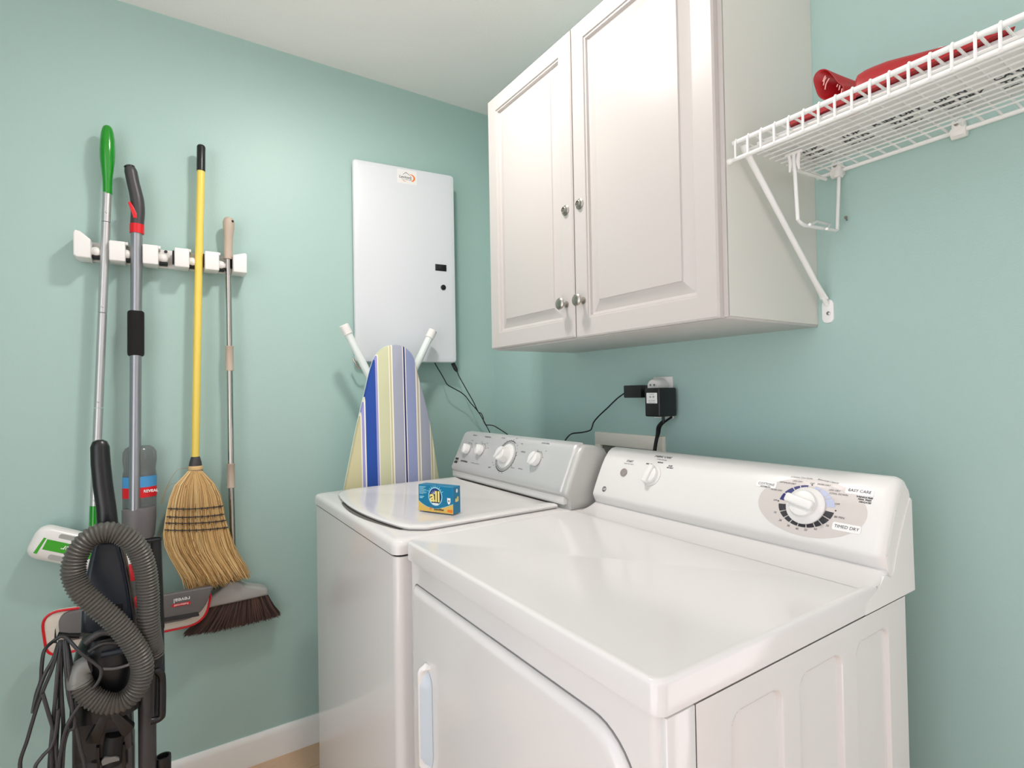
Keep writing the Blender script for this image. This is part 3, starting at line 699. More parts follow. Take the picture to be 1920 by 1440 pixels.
for i in range(9):
    a = radians(30 + i * 15); r1, r2 = Hh * .36, Hh * (.41 if i % 2 else .44)
    poly(b, lambda x, y: fr(.0004)(cx_ + x, cz_ + y), [(r1 * cos(a - .05), r1 * sin(a - .05)), (r2 * cos(a), r2 * sin(a)), (r1 * cos(a + .05), r1 * sin(a + .05))])
for i, wd in enumerate((.20, .17, .13, .2, .23, .16, .22, .2, .12)): poly(b, fr(.0004), [(W * .03, Hh * (.93 - i * .035)), (W * (.03 + wd), Hh * (.93 - i * .035)), (W * (.03 + wd), Hh * (.944 - i * .035)), (W * .03, Hh * (.944 - i * .035))])
for i, wd in enumerate((.13, .09)): poly(b, fr(.0004), [(W * .04, Hh * (.54 - i * .05)), (W * (.04 + wd), Hh * (.54 - i * .05)), (W * (.04 + wd), Hh * (.57 - i * .05)), (W * .04, Hh * (.57 - i * .05))])
b.build('front_print', 'cyan', ca, flat=True, norm=False)
b = MB(); v_, f_ = disc(lambda x, y: fr(.0004)(cx_ + x, cz_ + y), Hh * .285, Hh * .31, 0, 0, 360, 40, 2); b.add(v_, f_); b.build('front_print', 'bnavy', ca, flat=True, norm=False)
b = MB(); poly(b, lambda x, y: fr(.0006)(W * .885 + x, Hh * .47 + y), [(-.005, .008), (-.005, -.001), (-.003, -.006), (0, -.008), (.003, -.006), (.005, -.001), (.005, .008)])
poly(b, lambda x, y: fr(.0007)(cx_ + x, cz_ - Hh * .27 + y), [(-.009, -.003), (.009, -.003), (.010, .0015), (-.010, .0015)])
for i in range(7):
    a = radians(60 + i * 20); r1, r2 = Hh * .1, Hh * .25; poly(b, lambda x, y: fr(.0006)(cx_ + x, cz_ + y), [(r1 * cos(a - .15), r1 * sin(a - .15)), (r2 * cos(a), r2 * sin(a)), (r1 * cos(a + .15), r1 * sin(a + .15))])
v_, f_ = disc(lambda x, y: sd(.0006)(Dp * .5 + x, Hh * .84 + y), .0038, .005, 0, 0, 360, 16, 1); b.add(v_, f_)
b.build('front_print', 'labelw', ca, flat=True, norm=False)
b = MB(); add_text(b, lambda x, y: fr(.0008)(cx_ - .001 + x, cz_ - Hh * .02 + y), 'all', Hh * .56, bold=.0022)
b.build('lettering', 'ink', ca, flat=True, norm=False)
b = MB(); add_text(b, lambda x, y: fr(.0011)(cx_ - .001 + x, cz_ - Hh * .02 + y), 'all', Hh * .56, bold=.0010)
add_text(b, lambda x, y: sd(.0006)(Dp * .5 + x, Hh * .52 + y), 'all', Hh * .24, bold=.0006); b.build('lettering', 'lemon', ca, flat=True, norm=False)
b = MB(); add_text(b, lambda x, y: fr(.0007)(W * .60 + x, Hh * .125 + y), 'Stainlifter', Hh * .125, bold=.0002); add_text(b, lambda x, y: fr(.0009)(W * .885 + x, Hh * .48 + y), '45', Hh * .09, bold=.0002); b.build('lettering', 'ink', ca, flat=True, norm=False)
b = MB()
for i in range(8):
    a = radians(i * 45); poly(b, lambda x, y: fr(.0007)(W * .36 + x, Hh * .14 + y), [(.001 * cos(a - .8), .001 * sin(a - .8)), (.0055 * cos(a), .0055 * sin(a)), (.001 * cos(a + .8), .001 * sin(a + .8))])
poly(b, fr(.0006), [(W * .84, Hh * .07), (W * .98, Hh * .05), (W * .98, Hh * .17), (W * .84, Hh * .15)])
b.build('front_print', 'orange', ca, flat=True, norm=False)

# ================================================================= outlet with adapters
t = thing('wall_outlet', 'white duplex outlet plate on the wall between washer and dryer consoles', 'outlet', (0, -.941, 1.2))
MB().box(-.006, 0, -.977, -.907, 1.139, 1.260, .002).build('cover_plate', 'plastic_w', t)
for z in (1.225, 1.172): MB().box(-.008, -.004, -.958, -.926, z - .016, z + .016, .004).build('socket', 'plastic_w', t)
t = thing('round_plug_adapter', 'white round plug-in adapter in the upper socket of the outlet', 'plug adapter', (-.006, -.94, 1.235))
MB().lathe((-.008, -.943, 1.232), (-1, 0, 0), [(.0215, 0), (.023, .006), (.023, .030), (.020, .040), (.018, .042)], 32).build('body', 'plastic_w', t)
b = MB()
for dy, dz in ((-.007, .004), (.007, .004), (0, -.007)): b.lathe((-.0495, -.943 + dy, 1.232 + dz), (-1, 0, 0), [(.0032, 0), (.0032, .0012)], 10)
b.build('socket_holes', 'inkg', t)
p0 = B(1170, 724, .075); p1 = B(1207, 746, .075)
t = thing('power_adapter', 'small flat black power adapter plugged in at the left of the outlet', 'power adapter', (-.04, p0.y, 1.21))
MB().box(-.078, -.048, -.925, p0.y, p1.z, p0.z + .002, .003, 2).build('body', 'black', t)
MB().box(-.049, -.008, -.925, -.912, p1.z + .006, p0.z - .006, .002).build('plug', 'black', t)
c0 = Vector((-.066, p0.y, (p0.z + p1.z) / 2))
pts = [c0] + [B(u, v, d) for u, v, d in ((1160, 745, .06), (1150, 754, .05), (1140, 764, .045), (1129, 774, .04), (1120, 783, .04), (1113, 792, .04), (1110, 801, .045), (1106, 807, .05), (1090, 811, .07), (1073, 813, .09), (1064, 820, .12), (1056, 832, .13))]
MB().tube(pts, .0022, 8, 5).build('cable', 'rubber', t)
q0 = B(1208, 727, .083); q1 = B(1237, 782, .083)
t = thing('power_adapter', 'large black power adapter brick with a white rating label on the outlet', 'power adapter', (-.05, -.94, 1.18))
hz_ = (q0.z - q1.z)
MB().box(-.083, -.012, q1.y, q0.y, q1.z, q0.z - .001, .004, 3).build('body', 'black', t)
f8 = plane_fn((-.0833, (q0.y + q1.y) / 2, q0.z - hz_ * .36), (0, -1, 0), (0, 0, 1)); w8 = abs(q1.y - q0.y)
b = MB(); poly(b, f8, rrect(w8 * .72, hz_ * .36, .0015)); lb = b.build('rating_label', 'labelw', t, flat=True, norm=False)
f9 = plane_fn((-.0837, (q0.y + q1.y) / 2, q0.z - hz_ * .36), (0, -1, 0), (0, 0, 1)); b = MB()
for i, s_ in enumerate(('AC ADAPTER', 'INPUT 120V 60Hz', 'OUTPUT 12V 1A')): add_text(b, (lambda k: lambda x, y: f9(x, y + k))(hz_ * (.13 if i == 0 else -.03 - .06 * i)), s_, .0036, squeeze=.9)
add_text(b, lambda x, y: f9(x - .005, y + hz_ * .04), 'UL', .006, bold=.0002); add_text(b, lambda x, y: f9(x + .006, y + hz_ * .04), 'CE', .006, bold=.0002)
b.build('lettering', 'ink', lb, flat=True, norm=False)
mid = Vector((-.04, (q0.y + q1.y) / 2, q1.z))
MB().lathe(Vector((-.055, q1.y + .012, q1.z)), (0, 0, -1), [(.0045, -.002), (.0045, .008), (.003, .016)], 12).build('strain_relief', 'black', t)
def cable(p0_, pxs, r, parent):
    MB().tube([p0_] + [B(u, v, d) for u, v, d in pxs], r, 8, 5).build('cable', 'rubber', parent)
cable(Vector((-.055, q1.y + .012, q1.z - .012)), ((1234, 800, .045), (1232, 815, .04), (1229, 830, .04), (1226, 850, .05), (1223, 870, .06)), .0042, t)
cable(Vector((-.03, q1.y + .004, q1.z - .002)), ((1240, 797, .03), (1236, 812, .03), (1232, 826, .03), (1229, 845, .035), (1226, 870, .04)), .0032, t)

# washer supply box
t = thing('laundry_supply_box', 'cream plastic supply box frame set in the wall behind the dryer console', 'utility box', (0, -.80, .96))
y1_, y0_, z1_, z0_ = -.656, -.945, 1.0865, .80
b = MB(); fw = .042
b.box(-.014, 0, y0_, y1_, z1_ - fw, z1_, .002); b.box(-.014, 0, y0_, y1_, z0_, z0_ + fw, .002); b.box(-.014, 0, y1_ - .026, y1_, z0_ + fw - .002, z1_ - fw + .002, .001); b.box(-.014, 0, y0_, y0_ + .026, z0_ + fw - .002, z1_ - fw + .002, .001)
b.build('frame', 'beige', t)
b = MB(); b.box(-.003, 0, y0_ + .02, y1_ - .02, z0_ + .03, z1_ - .03); b.build('recess_shade_panel', 'recess_shade', t)  # flat grey panel paints the shaded hollow; the wall is uncut
b = MB(); b.lathe((-.004, -.72, .98), (-1, 0, 0), [(.012, 0), (.012, .02), (.007, .022), (.007, .03)], 14); b.build('valve', 'nickel', t)

# low-voltage cords under the utility panel
t = thing('panel_cord', 'thin black cord hanging from the panel underside, left of the connector cord', 'cord', tuple(A(814, 679, .02)))
CP = ((814, 678, .02), (820, 689, .025), (826, 699, .03), (833, 711, .04), (839, 721, .05), (852, 729, .055), (863, 735, .055), (873, 743, .055), (882, 755, .055), (892, 766, .05), (900, 777, .05), (907, 789, .06), (911.6, 796.5, .07), (919, 797, .08), (927, 799, .1), (942, 808, .12), (952, 815, .15))
MB().tube([A(*p) for p in CP], .0020, 8, 5).build('cable', 'rubber', t)
t = thing('panel_cord', 'thin black cord with a connector plug at the panel bottom corner', 'cord', tuple(A(851, 683, .02)))
a_ = A(849, 681, .022); c_ = A(855, 693, .03); MB().tube([a_, a_.lerp(c_, .7), c_, c_.lerp(a_, -.35)], [.0085, .0085, .008, .003], 10).build('connector', 'black', t)
CP = ((856, 694, .03), (861, 706, .035), (871, 724, .045), (880, 740, .05), (888, 754, .055), (893, 765, .057), (897.5, 773, .06), (902, 775, .066), (906, 783, .067), (907, 790, .068), (915, 804, .078), (920, 815, .09))
MB().tube([A(*p) for p in CP], .0020, 8, 5).build('cable', 'rubber', t)

# ================================================================= wire shelf
SY0, SY1, SZ, SF = -2.11, -1.393, 1.6875, -.312
t = thing('wire_shelf', 'white coated wire shelf on the wall right of the cabinet', 'shelf', (0, -1.6, SZ))
b = MB(); r2 = .0021; y = SY1 - .006
nW = 0
while y > SY0:
    b.tube([(-.008, y, SZ), (SF + .004, y, SZ + .005), (SF - .003, y, SZ + .004), (SF - .0065, y, SZ - .002), (SF - .0065, y, SZ - .034)], r2, 6); y -= .0254
b.build('cross_wires', 'wire', t)
b = MB(); x = -.052
while x > -.25:
    b.tube([(x, SY1, SZ - .0035), (x, SY0, SZ - .0035)], .0018, 6); x -= .0205
b.tube([(-.270, SY1, SZ - .004), (-.270, SY0, SZ - .004)], .0034, 8)
b.build('deck_wires', 'wire', t)
MB().tube([(SF, SY1 + .002, SZ + .0005), (SF, SY0, SZ + .0005)], .0044, 10).build('front_rail', 'wire', t)
l_ = MB().tube([(SF - .003, SY1 + .008, SZ - .0325), (SF - .003, SY0, SZ - .0325)], .0040, 10).build('lip_rail', 'wire', t)
MB().sphere((SF - .003, SY1 + .009, SZ - .0325), .0062, (1, 1.5, 1), 14).build('end_cap', 'plastic_w', l_)
MB().tube([(-.010, SY1 - .0, SZ - .0045), (-.010, SY0, SZ - .0045)], .0042, 10).build('back_rail', 'wire', t)
for yy in (-1.436, -1.645, -1.95):
    b = MB(); b.box(-.022, 0, yy - .009, yy + .009, SZ - .016, SZ + .014, .003); b.lathe((-.012, yy - .011, SZ - .008), (0, 1, 0), [(.010, 0), (.0105, .003), (.0105, .019), (.010, .022)], 16)
    c = b.build('wall_clip', 'plastic_w', t); MB().lathe((-.0215, yy, SZ + .006), (-1, 0, 0), [(.0045, 0), (.0045, .0015), (.002, .0025)], 12).build('screw', 'nickel', c)
# diagonal brace
t2 = thing('shelf_brace', 'white diagonal steel brace from shelf front down to the wall', 'bracket', (0, -1.40, 1.39))
b = MB(); a_ = Vector((-.298, -1.402, SZ - .004)); c_ = Vector((-.014, -1.4035, 1.414)); d_ = (c_ - a_).normalized()
def ovring(p, rx_, rz_):
    n_ = Vector((d_.z, 0, -d_.x)); return [p + Vector((0, rx_ * cos(2 * pi * k / 14), 0)) + n_ * rz_ * sin(2 * pi * k / 14) for k in range(14)]
b.loft([ovring(a_, .006, .003), ovring(a_ + d_ * .012, .008, .004), ovring(a_ + d_ * .03, .0058, .0058), ovring(c_ - d_ * .04, .0058, .0058), ovring(c_ - d_ * .01, .008, .0035), ovring(c_, .009, .003)])
b.build('strut', 'wire', t2)
b = MB(); b.prism([(-.0045, y_, z_) for y_, z_ in rrect(.024, .052, .011, 5, -1.4045, 1.388)], (.0045, 0, 0), .001); ft = b.build('foot_plate', 'wire', t2)
MB().tube([c_ - d_ * .006, (-.004, -1.404, 1.402)], [.006, .005], 10).build('bend', 'wire', t2)
MB().lathe((-.0045, -1.4065, 1.383), (-1, 0, 0), [(.0042, 0), (.0042, .0014), (.002, .0024)], 12).build('screw', 'nickel', ft)
# hanging rod support (U of wire)
t2 = thing('rod_hanger', 'white wire U-shaped closet rod hanger hooked under the wire shelf', 'hanger', (-.1, -1.44, SZ))
yh = -1.443
uf = hit(1, yh, 1489, 300); ub = hit(1, yh, 1496, 412); uc = hit(1, yh, 1508, 422); ud = hit(1, yh, 1570, 434); ue = hit(1, yh, 1573, 330)
b = MB(); b.tube([uf, ub, ub.lerp(uc, .5) + Vector((-.001, 0, -.001)), uc, ud + Vector((-.006, 0, 0)), ud + Vector((-.0005, 0, .003)), ue], .0036, 10)
b.build('wire_loop', 'wire', t2)
k0 = hit(1, yh - .008, 1518, 421); k1 = hit(1, yh + .012, 1532, 419); k2 = hit(1, yh + .012, 1556, 425); k3 = hit(1, yh - .008, 1550, 429)
MB().tube([k0 + Vector((0, 0, .0)), k1 + Vector((0, 0, .004)), k2 + Vector((0, 0, .004)), k3], .0028, 8).build('rod_seat', 'wire', t2)
b = MB(); b.box(uf.x - .004, uf.x + .004, yh - .017, yh + .017, SZ - .014, SZ - .008, .002)
b.tube([(uf.x, yh - .010, SZ - .010), (uf.x, yh - .007, SZ - .03), (uf.x, yh - .009, SZ - .045)], [.003, .004, .002], 8); b.tube([(uf.x, yh + .010, SZ - .010), (uf.x, yh + .007, SZ - .03), (uf.x, yh + .009, SZ - .045)], [.003, .004, .002], 8)
b.build('shelf_clip', 'plastic_w', t2)
MB().tube([(uf.x, yh, SZ - .01), uf], .0036, 10).build('shank', 'wire', t2)
b = MB(); b.box(ue.x - .011, ue.x + .009, yh - .006, yh + .006, ue.z - .004, SZ - .006, .003); b.tube([(ue.x - .03, yh + .012, SZ - .028), (uf.x + .02, yh + .012, SZ - .034)], .0035, 8); b.build('wall_block', 'plastic_w', t2)

# things on the shelf
t = thing('folded_carton', 'flat white printed carton lying on the wire shelf under the red item', 'carton', (-.17, -1.75, SZ + .003))
MB().box(-.258, -.062, -2.08, -1.405, SZ + .003, SZ + .011, .001).build('card', 'paper', t)
b = MB(); fu = lambda o_x, o_y: (lambda x, y: Vector((o_x + y * -1, o_y - x, SZ + .0026)))
rnd = random.Random(3)
for i in range(9):
    for j in range(3):
        add_text(b, fu(-.10 - .026 * j, -1.45 - .075 * i), rnd.choice(('KEEP DRY', 'CARE', 'FOLD', 'OPEN', 'TOP')), .017, bold=.0007)
b.build('lettering', 'ink', t, flat=True, norm=False)
t = thing('red_dustpan', 'red plastic dustpan-like tool with slotted curled mouth lying on the wire shelf', 'dustpan', (-.2, -1.5, SZ + .012))
# curled slotted mouth: half-open shell, opening towards the left
mo = hit(0, -.20, 1547, 163); 
def sh(u, v, d=.20): return B(u, v, d)
ZB = SZ + .0118
O1 = [(1545, 129), (1552, 131), (1562, 141), (1573, 155), (1582, 163), (1581, 180), (1572, 187), (1560, 190), (1546, 188), (1535, 181), (1529, 167), (1525, 150), (1529, 138), (1537, 131)]
ctr_ = Vector((0, 0, 0)); P1_ = [B(u, v, .225) for u, v in O1]; P1_, _ = spline(P1_ + [P1_[0]], [1] * 15, 3); P1_ = P1_[:-1]
for p in P1_: ctr_ += p / len(P1_)
E_ = B(1616, 168, .185)
def shr(k, f_, sc, th): return [ctr_.lerp(E_, f_) + Vector((0, (p.y - ctr_.y) * (sc), (p.z - ctr_.z) * (sc * (1 - .25 * f_)))) * (1 - th) for p in P1_]
outer = [shr(0, f_, 1 - .45 * f_, 0) for f_ in (0, .2, .4, .6, .8, 1.0)]; inner = [shr(0, f_, 1 - .45 * f_, .07) for f_ in (.93, .6, .3, .05, 0)]
b = MB(); b.loft(outer + inner[::1][:0], False, True); n_ = len(P1_)
b.loft([inner[0], inner[1], inner[2], inner[3], inner[4], outer[0]], True, False)
b.build('slotted_mouth', 'red2', t, norm=False, angle=60)
for pts_ in ([(1543, 153), (1545, 147), (1548, 142)], [(1544, 160), (1546, 151), (1549, 145)], [(1547, 168), (1549, 157), (1555, 147)], [(1569, 163), (1571, 158)], [(1573, 169), (1575, 160)], [(1577, 177), (1579, 166)]):
    MB().tube([B(u, v, .2225) for u, v in pts_], .0011, 6, 3).build('slot', M.setdefault('slotgap', mat('pale_slot_gap', (232, 176, 166), .6)), t)
b = MB(); rg = []
for (u, vt) in ((1605, 160), (1609, 150), (1622, 141), (1640, 133), (1665, 124), (1695, 117), (1740, 108), (1772, 102), (1810, 96), (1850, 91), (1888, 86.5)):
    a_ = B(u, vt, .22); hgt = max(.005, a_.z - ZB)
    rg.append([(-.222 - .048 * (cos(pi * k / 12)), a_.y - .021 * cos(pi * k / 12), ZB + hgt * sin(pi * k / 12) ** .75) for k in range(13)])
b.loft(rg); bd = b.build('pan_body', 'red2', t, angle=50)
a_ = B(1690, 119, .22); MB().sphere((a_.x, a_.y, a_.z - .004), .010, (1, 1.7, .8), 14).build('lug', 'red2', bd)
b = MB(); q = [B(u, v, .262) for u, v in ((1525, 233), (1536, 218), (1552, 206), (1574, 198), (1604, 203), (1604, 206), (1640, 189), (1640, 192), (1580, 214))]
b = MB(); b.prism([(-.268, -1.475, ZB), (-.262, -1.60, ZB), (-.19, -1.60, ZB), (-.19, -1.49, ZB), (-.23, -1.462, ZB)], (0, 0, .012), 0); b.prism([B(1530, 229, .255), B(1552, 207, .25), B(1574, 197, .245), B(1604, 203, .25), B(1604, 207, .255), B(1570, 213, .26)], (.006, 0, 0)); b.build('lower_lip', 'red2', t)

# small marks on the walls
q = B(1588, 413, 0); t_ = MB().lathe(q, (-1, -.3, .2), [(.0015, -.002), (.0015, .012), (.0035, .013), (.0033, .0145)], 10).build('wall_screw', 'nickel', None, tuple(q)); tag(t_, 'small bent screw sticking out of the wall below the wire shelf', 'screw')
q = B(1762, 93, 0); b = MB(); b.lathe(q + Vector((0, 0, 0)), (-1, 0, 0), [(.0055, -.001), (.005, .0008), (.0035, .0016), (.0015, .0006)], 14, 1.3); t_ = b.build('wall_anchor', 'plastic_w', None, tuple(q)); tag(t_, 'white plastic wall anchor in the mint wall above the wire shelf', 'wall anchor')
q = A(755, 66, 0)

# ================================================================= mop rack on the back wall
t = thing('mop_rack', 'white plastic mop and broom holder strip with rolling balls on the wall', 'rack', (-1.2, 0, 1.66))
zr0, zr1 = 1.629, 1.686
MB().box(-1.415, -.982, -.012, 0, zr0, zr1, .003).build('back_plate', 'plastic_w', t)
def blk(u0, u1, first=None):
    x0, x1 = A(u0, 470, .074).x, A(u1, 470, .074).x
    if first is None:
        b = MB().box(x0, x1, -.076, -.008, zr0 - .0045, zr1 - .003, .0035, 3); b.box(x0 + .004, x1 + .006, -.045, -.01, zr1 - .006, zr1 + .003, .001)
    else:
        s_ = first
        if s_ < 0: o = [(x0, zr0 + .006), (x0 + .008, zr0), (x1, zr0), (x1, zr1 - .003), (x0 + .016, zr1 + .017), (x0 + .004, zr1 + .020), (x0, zr1 + .012)]
        else: o = [(x1, zr0), (x1, zr1 + .004), (x1 - .005, zr1 + .008), (x0, zr1 - .002), (x0, zr0)]
        b = MB().prism([(x, -.076, z - .004) for x, z in o], (0, .068, 0), .004, 3)
    return b.build('block', 'plastic_w', t)
blk(137, 170, -1); blk(204, 235); blk(267, 297); blk(327, 355); blk(384, 411); blk(437, 463, 1)
for u, v in ((181, 473), (238, 478), (306, 485), (361, 492), (414, 498)):
    p = A(u, v, .040); MB().sphere((p.x - .001, -.040, p.z), .0152, (1, 1, 1), 22).build('roller_ball', 'plastic_w', t)
    MB().box(p.x - .010, p.x + .012, -.05, -.015, zr0 + .004, zr0 + .012, .002).build('ball_track', 'rubber', t)
for u in (203, 266, 326, 383, 436):
    x = A(u, 480, .04).x; MB().box(x - .004, x + .002, -.053, -.018, zr0 + .012, zr1 - .008, .001).build('rubber_grip', 'rubber', t)
q = A(311, 472, .012); MB().lathe((q.x, -.012, q.z), (0, -1, 0), [(.0045, 0), (.0045, .002)], 12).build('screw', 'ink', t)

# ---- sweeper with green handle
t = thing('floor_sweeper', 'long silver-poled floor sweeper with green handle, first from the left on the rack', 'sweeper', tuple(A(178, 1000, .06)))
D1 = .048
b = MB(); pts = [A(201.5, v, D1) for v in (236, 240, 250, 265, 283, 300, 318, 335, 350, 364)]
b.tube(pts, [.006, .0115, .0155, .0178, .0188, .0180, .0150, .0122, .0115, .0115], 20, 3); b.build('handle', 'green', t)
P1 = A(201, 362, D1); P2 = A(177.5, 948, D1 + .01)
for i, (f0, f1) in enumerate(((0, .095), (.097, .389), (.391, .692), (.694, 1))):
    a_ = P1.lerp(P2, f0); c_ = P1.lerp(P2, f1); g = MB().tube([a_, c_, ], .0112, 18).build('pole', 'alu', t)
    p = c_.lerp(a_, .06 if i else .3); MB().sphere(p + Vector((0, -.011, 0)), .0028, (1, .6, 1), 10).build('snap_button', 'alu', g)
P3 = A(176, 1000, D1 + .012); MB().tube([P2, P3, A(178, 1030, D1 + .012)], [.0118, .0118, .010], 16).build('pole_socket', 'green', t)
hc = A(163, 1035, .055); ang = radians(-24)
def hp(a, c, off=0): return Vector((hc.x + a * cos(ang) - c * sin(ang), -.030 - off, hc.z + a * sin(ang) + c * cos(ang)))
b = MB(); rg = []
for y_, ins in ((0, .004), (.003, 0), (.018, 0), (.028, .004), (.034, .014), (.036, .03)): rg.append([hp(a, c, y_) for a, c in rrect(.262 - 2 * ins, .092 - 2 * ins, max(.006, .03 - ins), 6)])
b.loft(rg); hd = b.build('head', 'plastic_w', t, angle=50)
b = MB(); poly(b, lambda a, c: hp(a, c, .0366), [(-.098, -.014), (.09, -.014), (.09, .014), (-.098, .014)]); poly(b, lambda a, c: hp(a, c, .0360), [(-.112, -.028), (-.104, -.028), (-.101, .016), (-.107, .016)]); b.build('green_stripe', 'green2', hd, flat=True, norm=False)
b = MB(); add_text(b, lambda a, c: hp(-a - .028, -c, .0372), 'Swiffer', .022, bold=.0003, shear=.2); b.build('lettering', 'labelw', hd, flat=True, norm=False)
b = MB()
for a0 in (-.085, ): 
    for c0_ in (.028, -.029): poly(b, (lambda q0, q1: lambda a, c: hp(q0 + a, q1 + c, .0352))(a0 + .03, c0_), rrect(.045, .014, .006))
b.build('grip_holes', 'lgrey', hd, flat=True, norm=False)

# ---- spray mop
t = thing('spray_mop', 'grey spray mop with curved dark handle, red trigger and attached bottle', 'mop', tuple(A(252, 1100, .08)))
D2 = .05
b = MB(); b.tube([A(u, v, D2) for u, v in ((243, 314), (245.5, 322), (249.5, 342), (254, 360), (257.5, 378), (258.5, 398), (257, 421))], [.013, .0165, .0165, .0170, .0178, .0178, .0172], 20, 4); hd = b.build('handle', 'dgrey', t)
a_ = A(243, 314, D2); MB().lathe(a_, (A(243, 314, D2) - A(246, 326, D2)).normalized(), [(.0135, -.002), (.014, .003), (.010, .006)], 18).build('end_plug', 'black', hd)
b = MB(); q = [A(u, v, D2 + .018) for u, v in ((240, 379), (244, 377), (251, 389), (256.5, 401), (257, 409), (250, 408), (247, 398))]; b.prism(q, (0, .012, 0), .001); b.build('trigger', 'red', hd)
MB().tube([A(257, 421, D2), A(256.6, 438, D2)], [.0182, .0182], 20).build('collar', 'red', t)
MB().tube([A(256.3, 438, D2), A(252.5, 956, D2 + .01)], .0150, 22).build('pole', 'alu2', t)
b = MB(); b.tube([A(254.8, v, D2) for v in (583, 585, 588, 620, 662, 666, 668)], [.017, .0205, .0212, .0212, .0212, .0205, .017], 22); b.build('foam_grip', 'blackm', t)
# bottle behind the pole
zb_ = [A(262, v, .036) for v in (836, 840, 848, 862, 880, 886, 895, 930, 955)]
rb = [.026, .036, .0425, .0430, .0400, .0415, .0425, .0425, .0420]
b = MB(); b.loft([[Vector((p.x + r_ * cos(2 * pi * k / 28), p.y + .030 * (r_ / .043) * sin(2 * pi * k / 28), p.z)) for k in range(28)] for p, r_ in zip(zb_, rb)]); bo = b.build('bottle', 'bottle', t, angle=60)
def band(v0, v1, m):
    p0_, p1_ = A(262, v0, .036), A(262, v1, .036)
    b = MB(); b.loft([[Vector((p.x + .0432 * cos(2 * pi * k / 28), p.y + .0305 * sin(2 * pi * k / 28), p.z)) for k in range(28)] for p in (p0_, p1_)], False, False); return b.build('bottle_label', m, bo)
band(892, 912, 'blueL'); band(912, 931, 'red')
b = MB(); q = A(286, 920, .067); add_text(b, lambda a, c: Vector((q.x + a - .004, -.0655, q.z + c)), 'REVEAL', .011, bold=.0003); b.build('lettering', 'labelw', bo, flat=True, norm=False)
b = MB(); rg = []
for v, hw_, dep in ((951, .040, .028), (954, .043, .030), (975, .0425, .030), (1005, .039, .028), (1030, .028, .022), (1070, .020, .018), (1100, .020, .016)):
    p = A(261 if v < 1010 else 258, v, .046); rg.append([Vector((p.x + hw_ * cos(2 * pi * k / 24), p.y + dep * sin(2 * pi * k / 24), p.z)) for k in range(24)])
b.loft(rg); b.build('bottle_holder', 'grey', t, angle=60)
def quadpx(corners, d, r):
    """rounded quad through pixel corners on plane y=-d"""
    P = [A(u, v, d) for u, v in corners]; n = len(P); o = []
    for i in range(n):
        p = P[i]; a_ = (P[i - 1] - p); c_ = (P[(i + 1) % n] - p); rr_ = r[i] if hasattr(r, '__len__') else r; a1 = p + a_.normalized() * rr_; c1 = p + c_.normalized() * rr_
        for k in range(9):
            f_ = k / 8; o.append(a1 * (1 - f_) ** 2 + p * 2 * f_ * (1 - f_) + c1 * f_ * f_)
    return o
ZM = .090
pd = [(76, 1150), (398, 1106), (384, 1168), (88, 1232)]
b = MB(); b.prism(quadpx(pd, ZM, [.045, .03, .05, .03]), (0, .018, 0), .003); pdo = b.build('mop_pad', 'pad', t)
b = MB(); lp_ = quadpx(pd, ZM + .001, [.045, .03, .05, .03]); lp_.append(lp_[0]); b.tube(lp_, .0032, 8, 0, False); b.build('red_piping', 'red', pdo)
pl = [(108, 1152), (401, 1099), (377, 1158), (112, 1206)]
b = MB(); b.prism(quadpx(pl, ZM + .016, [.03, .012, .05, .03]), (0, .015, 0), .004, 3); plo = b.build('head_plate', 'grey', t)
b = MB(); b.prism(quadpx([(120, 1192), (372, 1147), (374, 1155), (122, 1199)], ZM + .0168, .003), (0, .002, 0)); b.build('plate_groove', 'ink', plo)
rot = math.atan2((A(400, 1100, .1) - A(110, 1152, .1)).z, (A(400, 1100, .1) - A(110, 1152, .1)).x)
qc = A(341, 1124, .107); b = MB(); cr_, sr_ = cos(rot + pi), sin(rot + pi)
add_text(b, lambda a, c: Vector((qc.x + a * cr_ - c * sr_, -.1075, qc.z + a * sr_ + c * cr_)), 'reveal', .0175, bold=.0003); b.build('lettering', 'labelw', plo, flat=True, norm=False)
qr = A(340, 1133, .107); b = MB(); f10 = lambda a, c: Vector((qr.x + a * cr_ - c * sr_, -.1073, qr.z + a * sr_ + c * cr_)); poly(b, f10, rrect(.048, .0085, .002)); tg = b.build('red_tag', 'red', plo, flat=True, norm=False)
b = MB(); add_text(b, lambda a, c: f10(a, c) + Vector((0, -.0006, 0)), 'Rubbermaid', .0075, bold=.0001); b.build('lettering', 'labelw', tg, flat=True, norm=False)
MB().tube([A(250, 1085, .08), A(250, 1135, .10)], [.020, .026], 18).build('swivel_joint', 'dgrey', t)

# ---- corn broom
t = thing('corn_broom', 'straw broom with yellow handle and black tip, hanging third on the rack', 'broom', tuple(A(366, 980, .06)))
D3 = .05
MB().tube([A(376.8, 321, D3), A(371.3, 560, D3), A(366.3, 858, D3 + .004)], .0112, 20).build('handle', 'yellow', t)
b = MB(); b.tube([A(377.3, 272, D3), A(377.3, 273.5, D3), A(377.2, 276, D3), A(376.7, 321, D3)], [.007, .0105, .0122, .0122], 20); b.build('end_cap', 'black', t)
b = MB(); b.tube([A(366.4, v, D3 + .004) for v in (856, 858, 866, 873)], [.0115, .0130, .0165, .0185], 20); b.build('ferrule', 'dgrey', t)
b = MB(); b.tube([A(366.4, v, D3 + .004) for v in (873, 876, 879, 882)], [.019, .0205, .0205, .0195], 20); nk = b.build('straw_neck', 'strand', t)
b = MB(); b.tube([A(366.4, v, D3 + .004) for v in (880.5, 884)], [.0202, .0202], 20); b.build('wire_band', 'grey', nk)
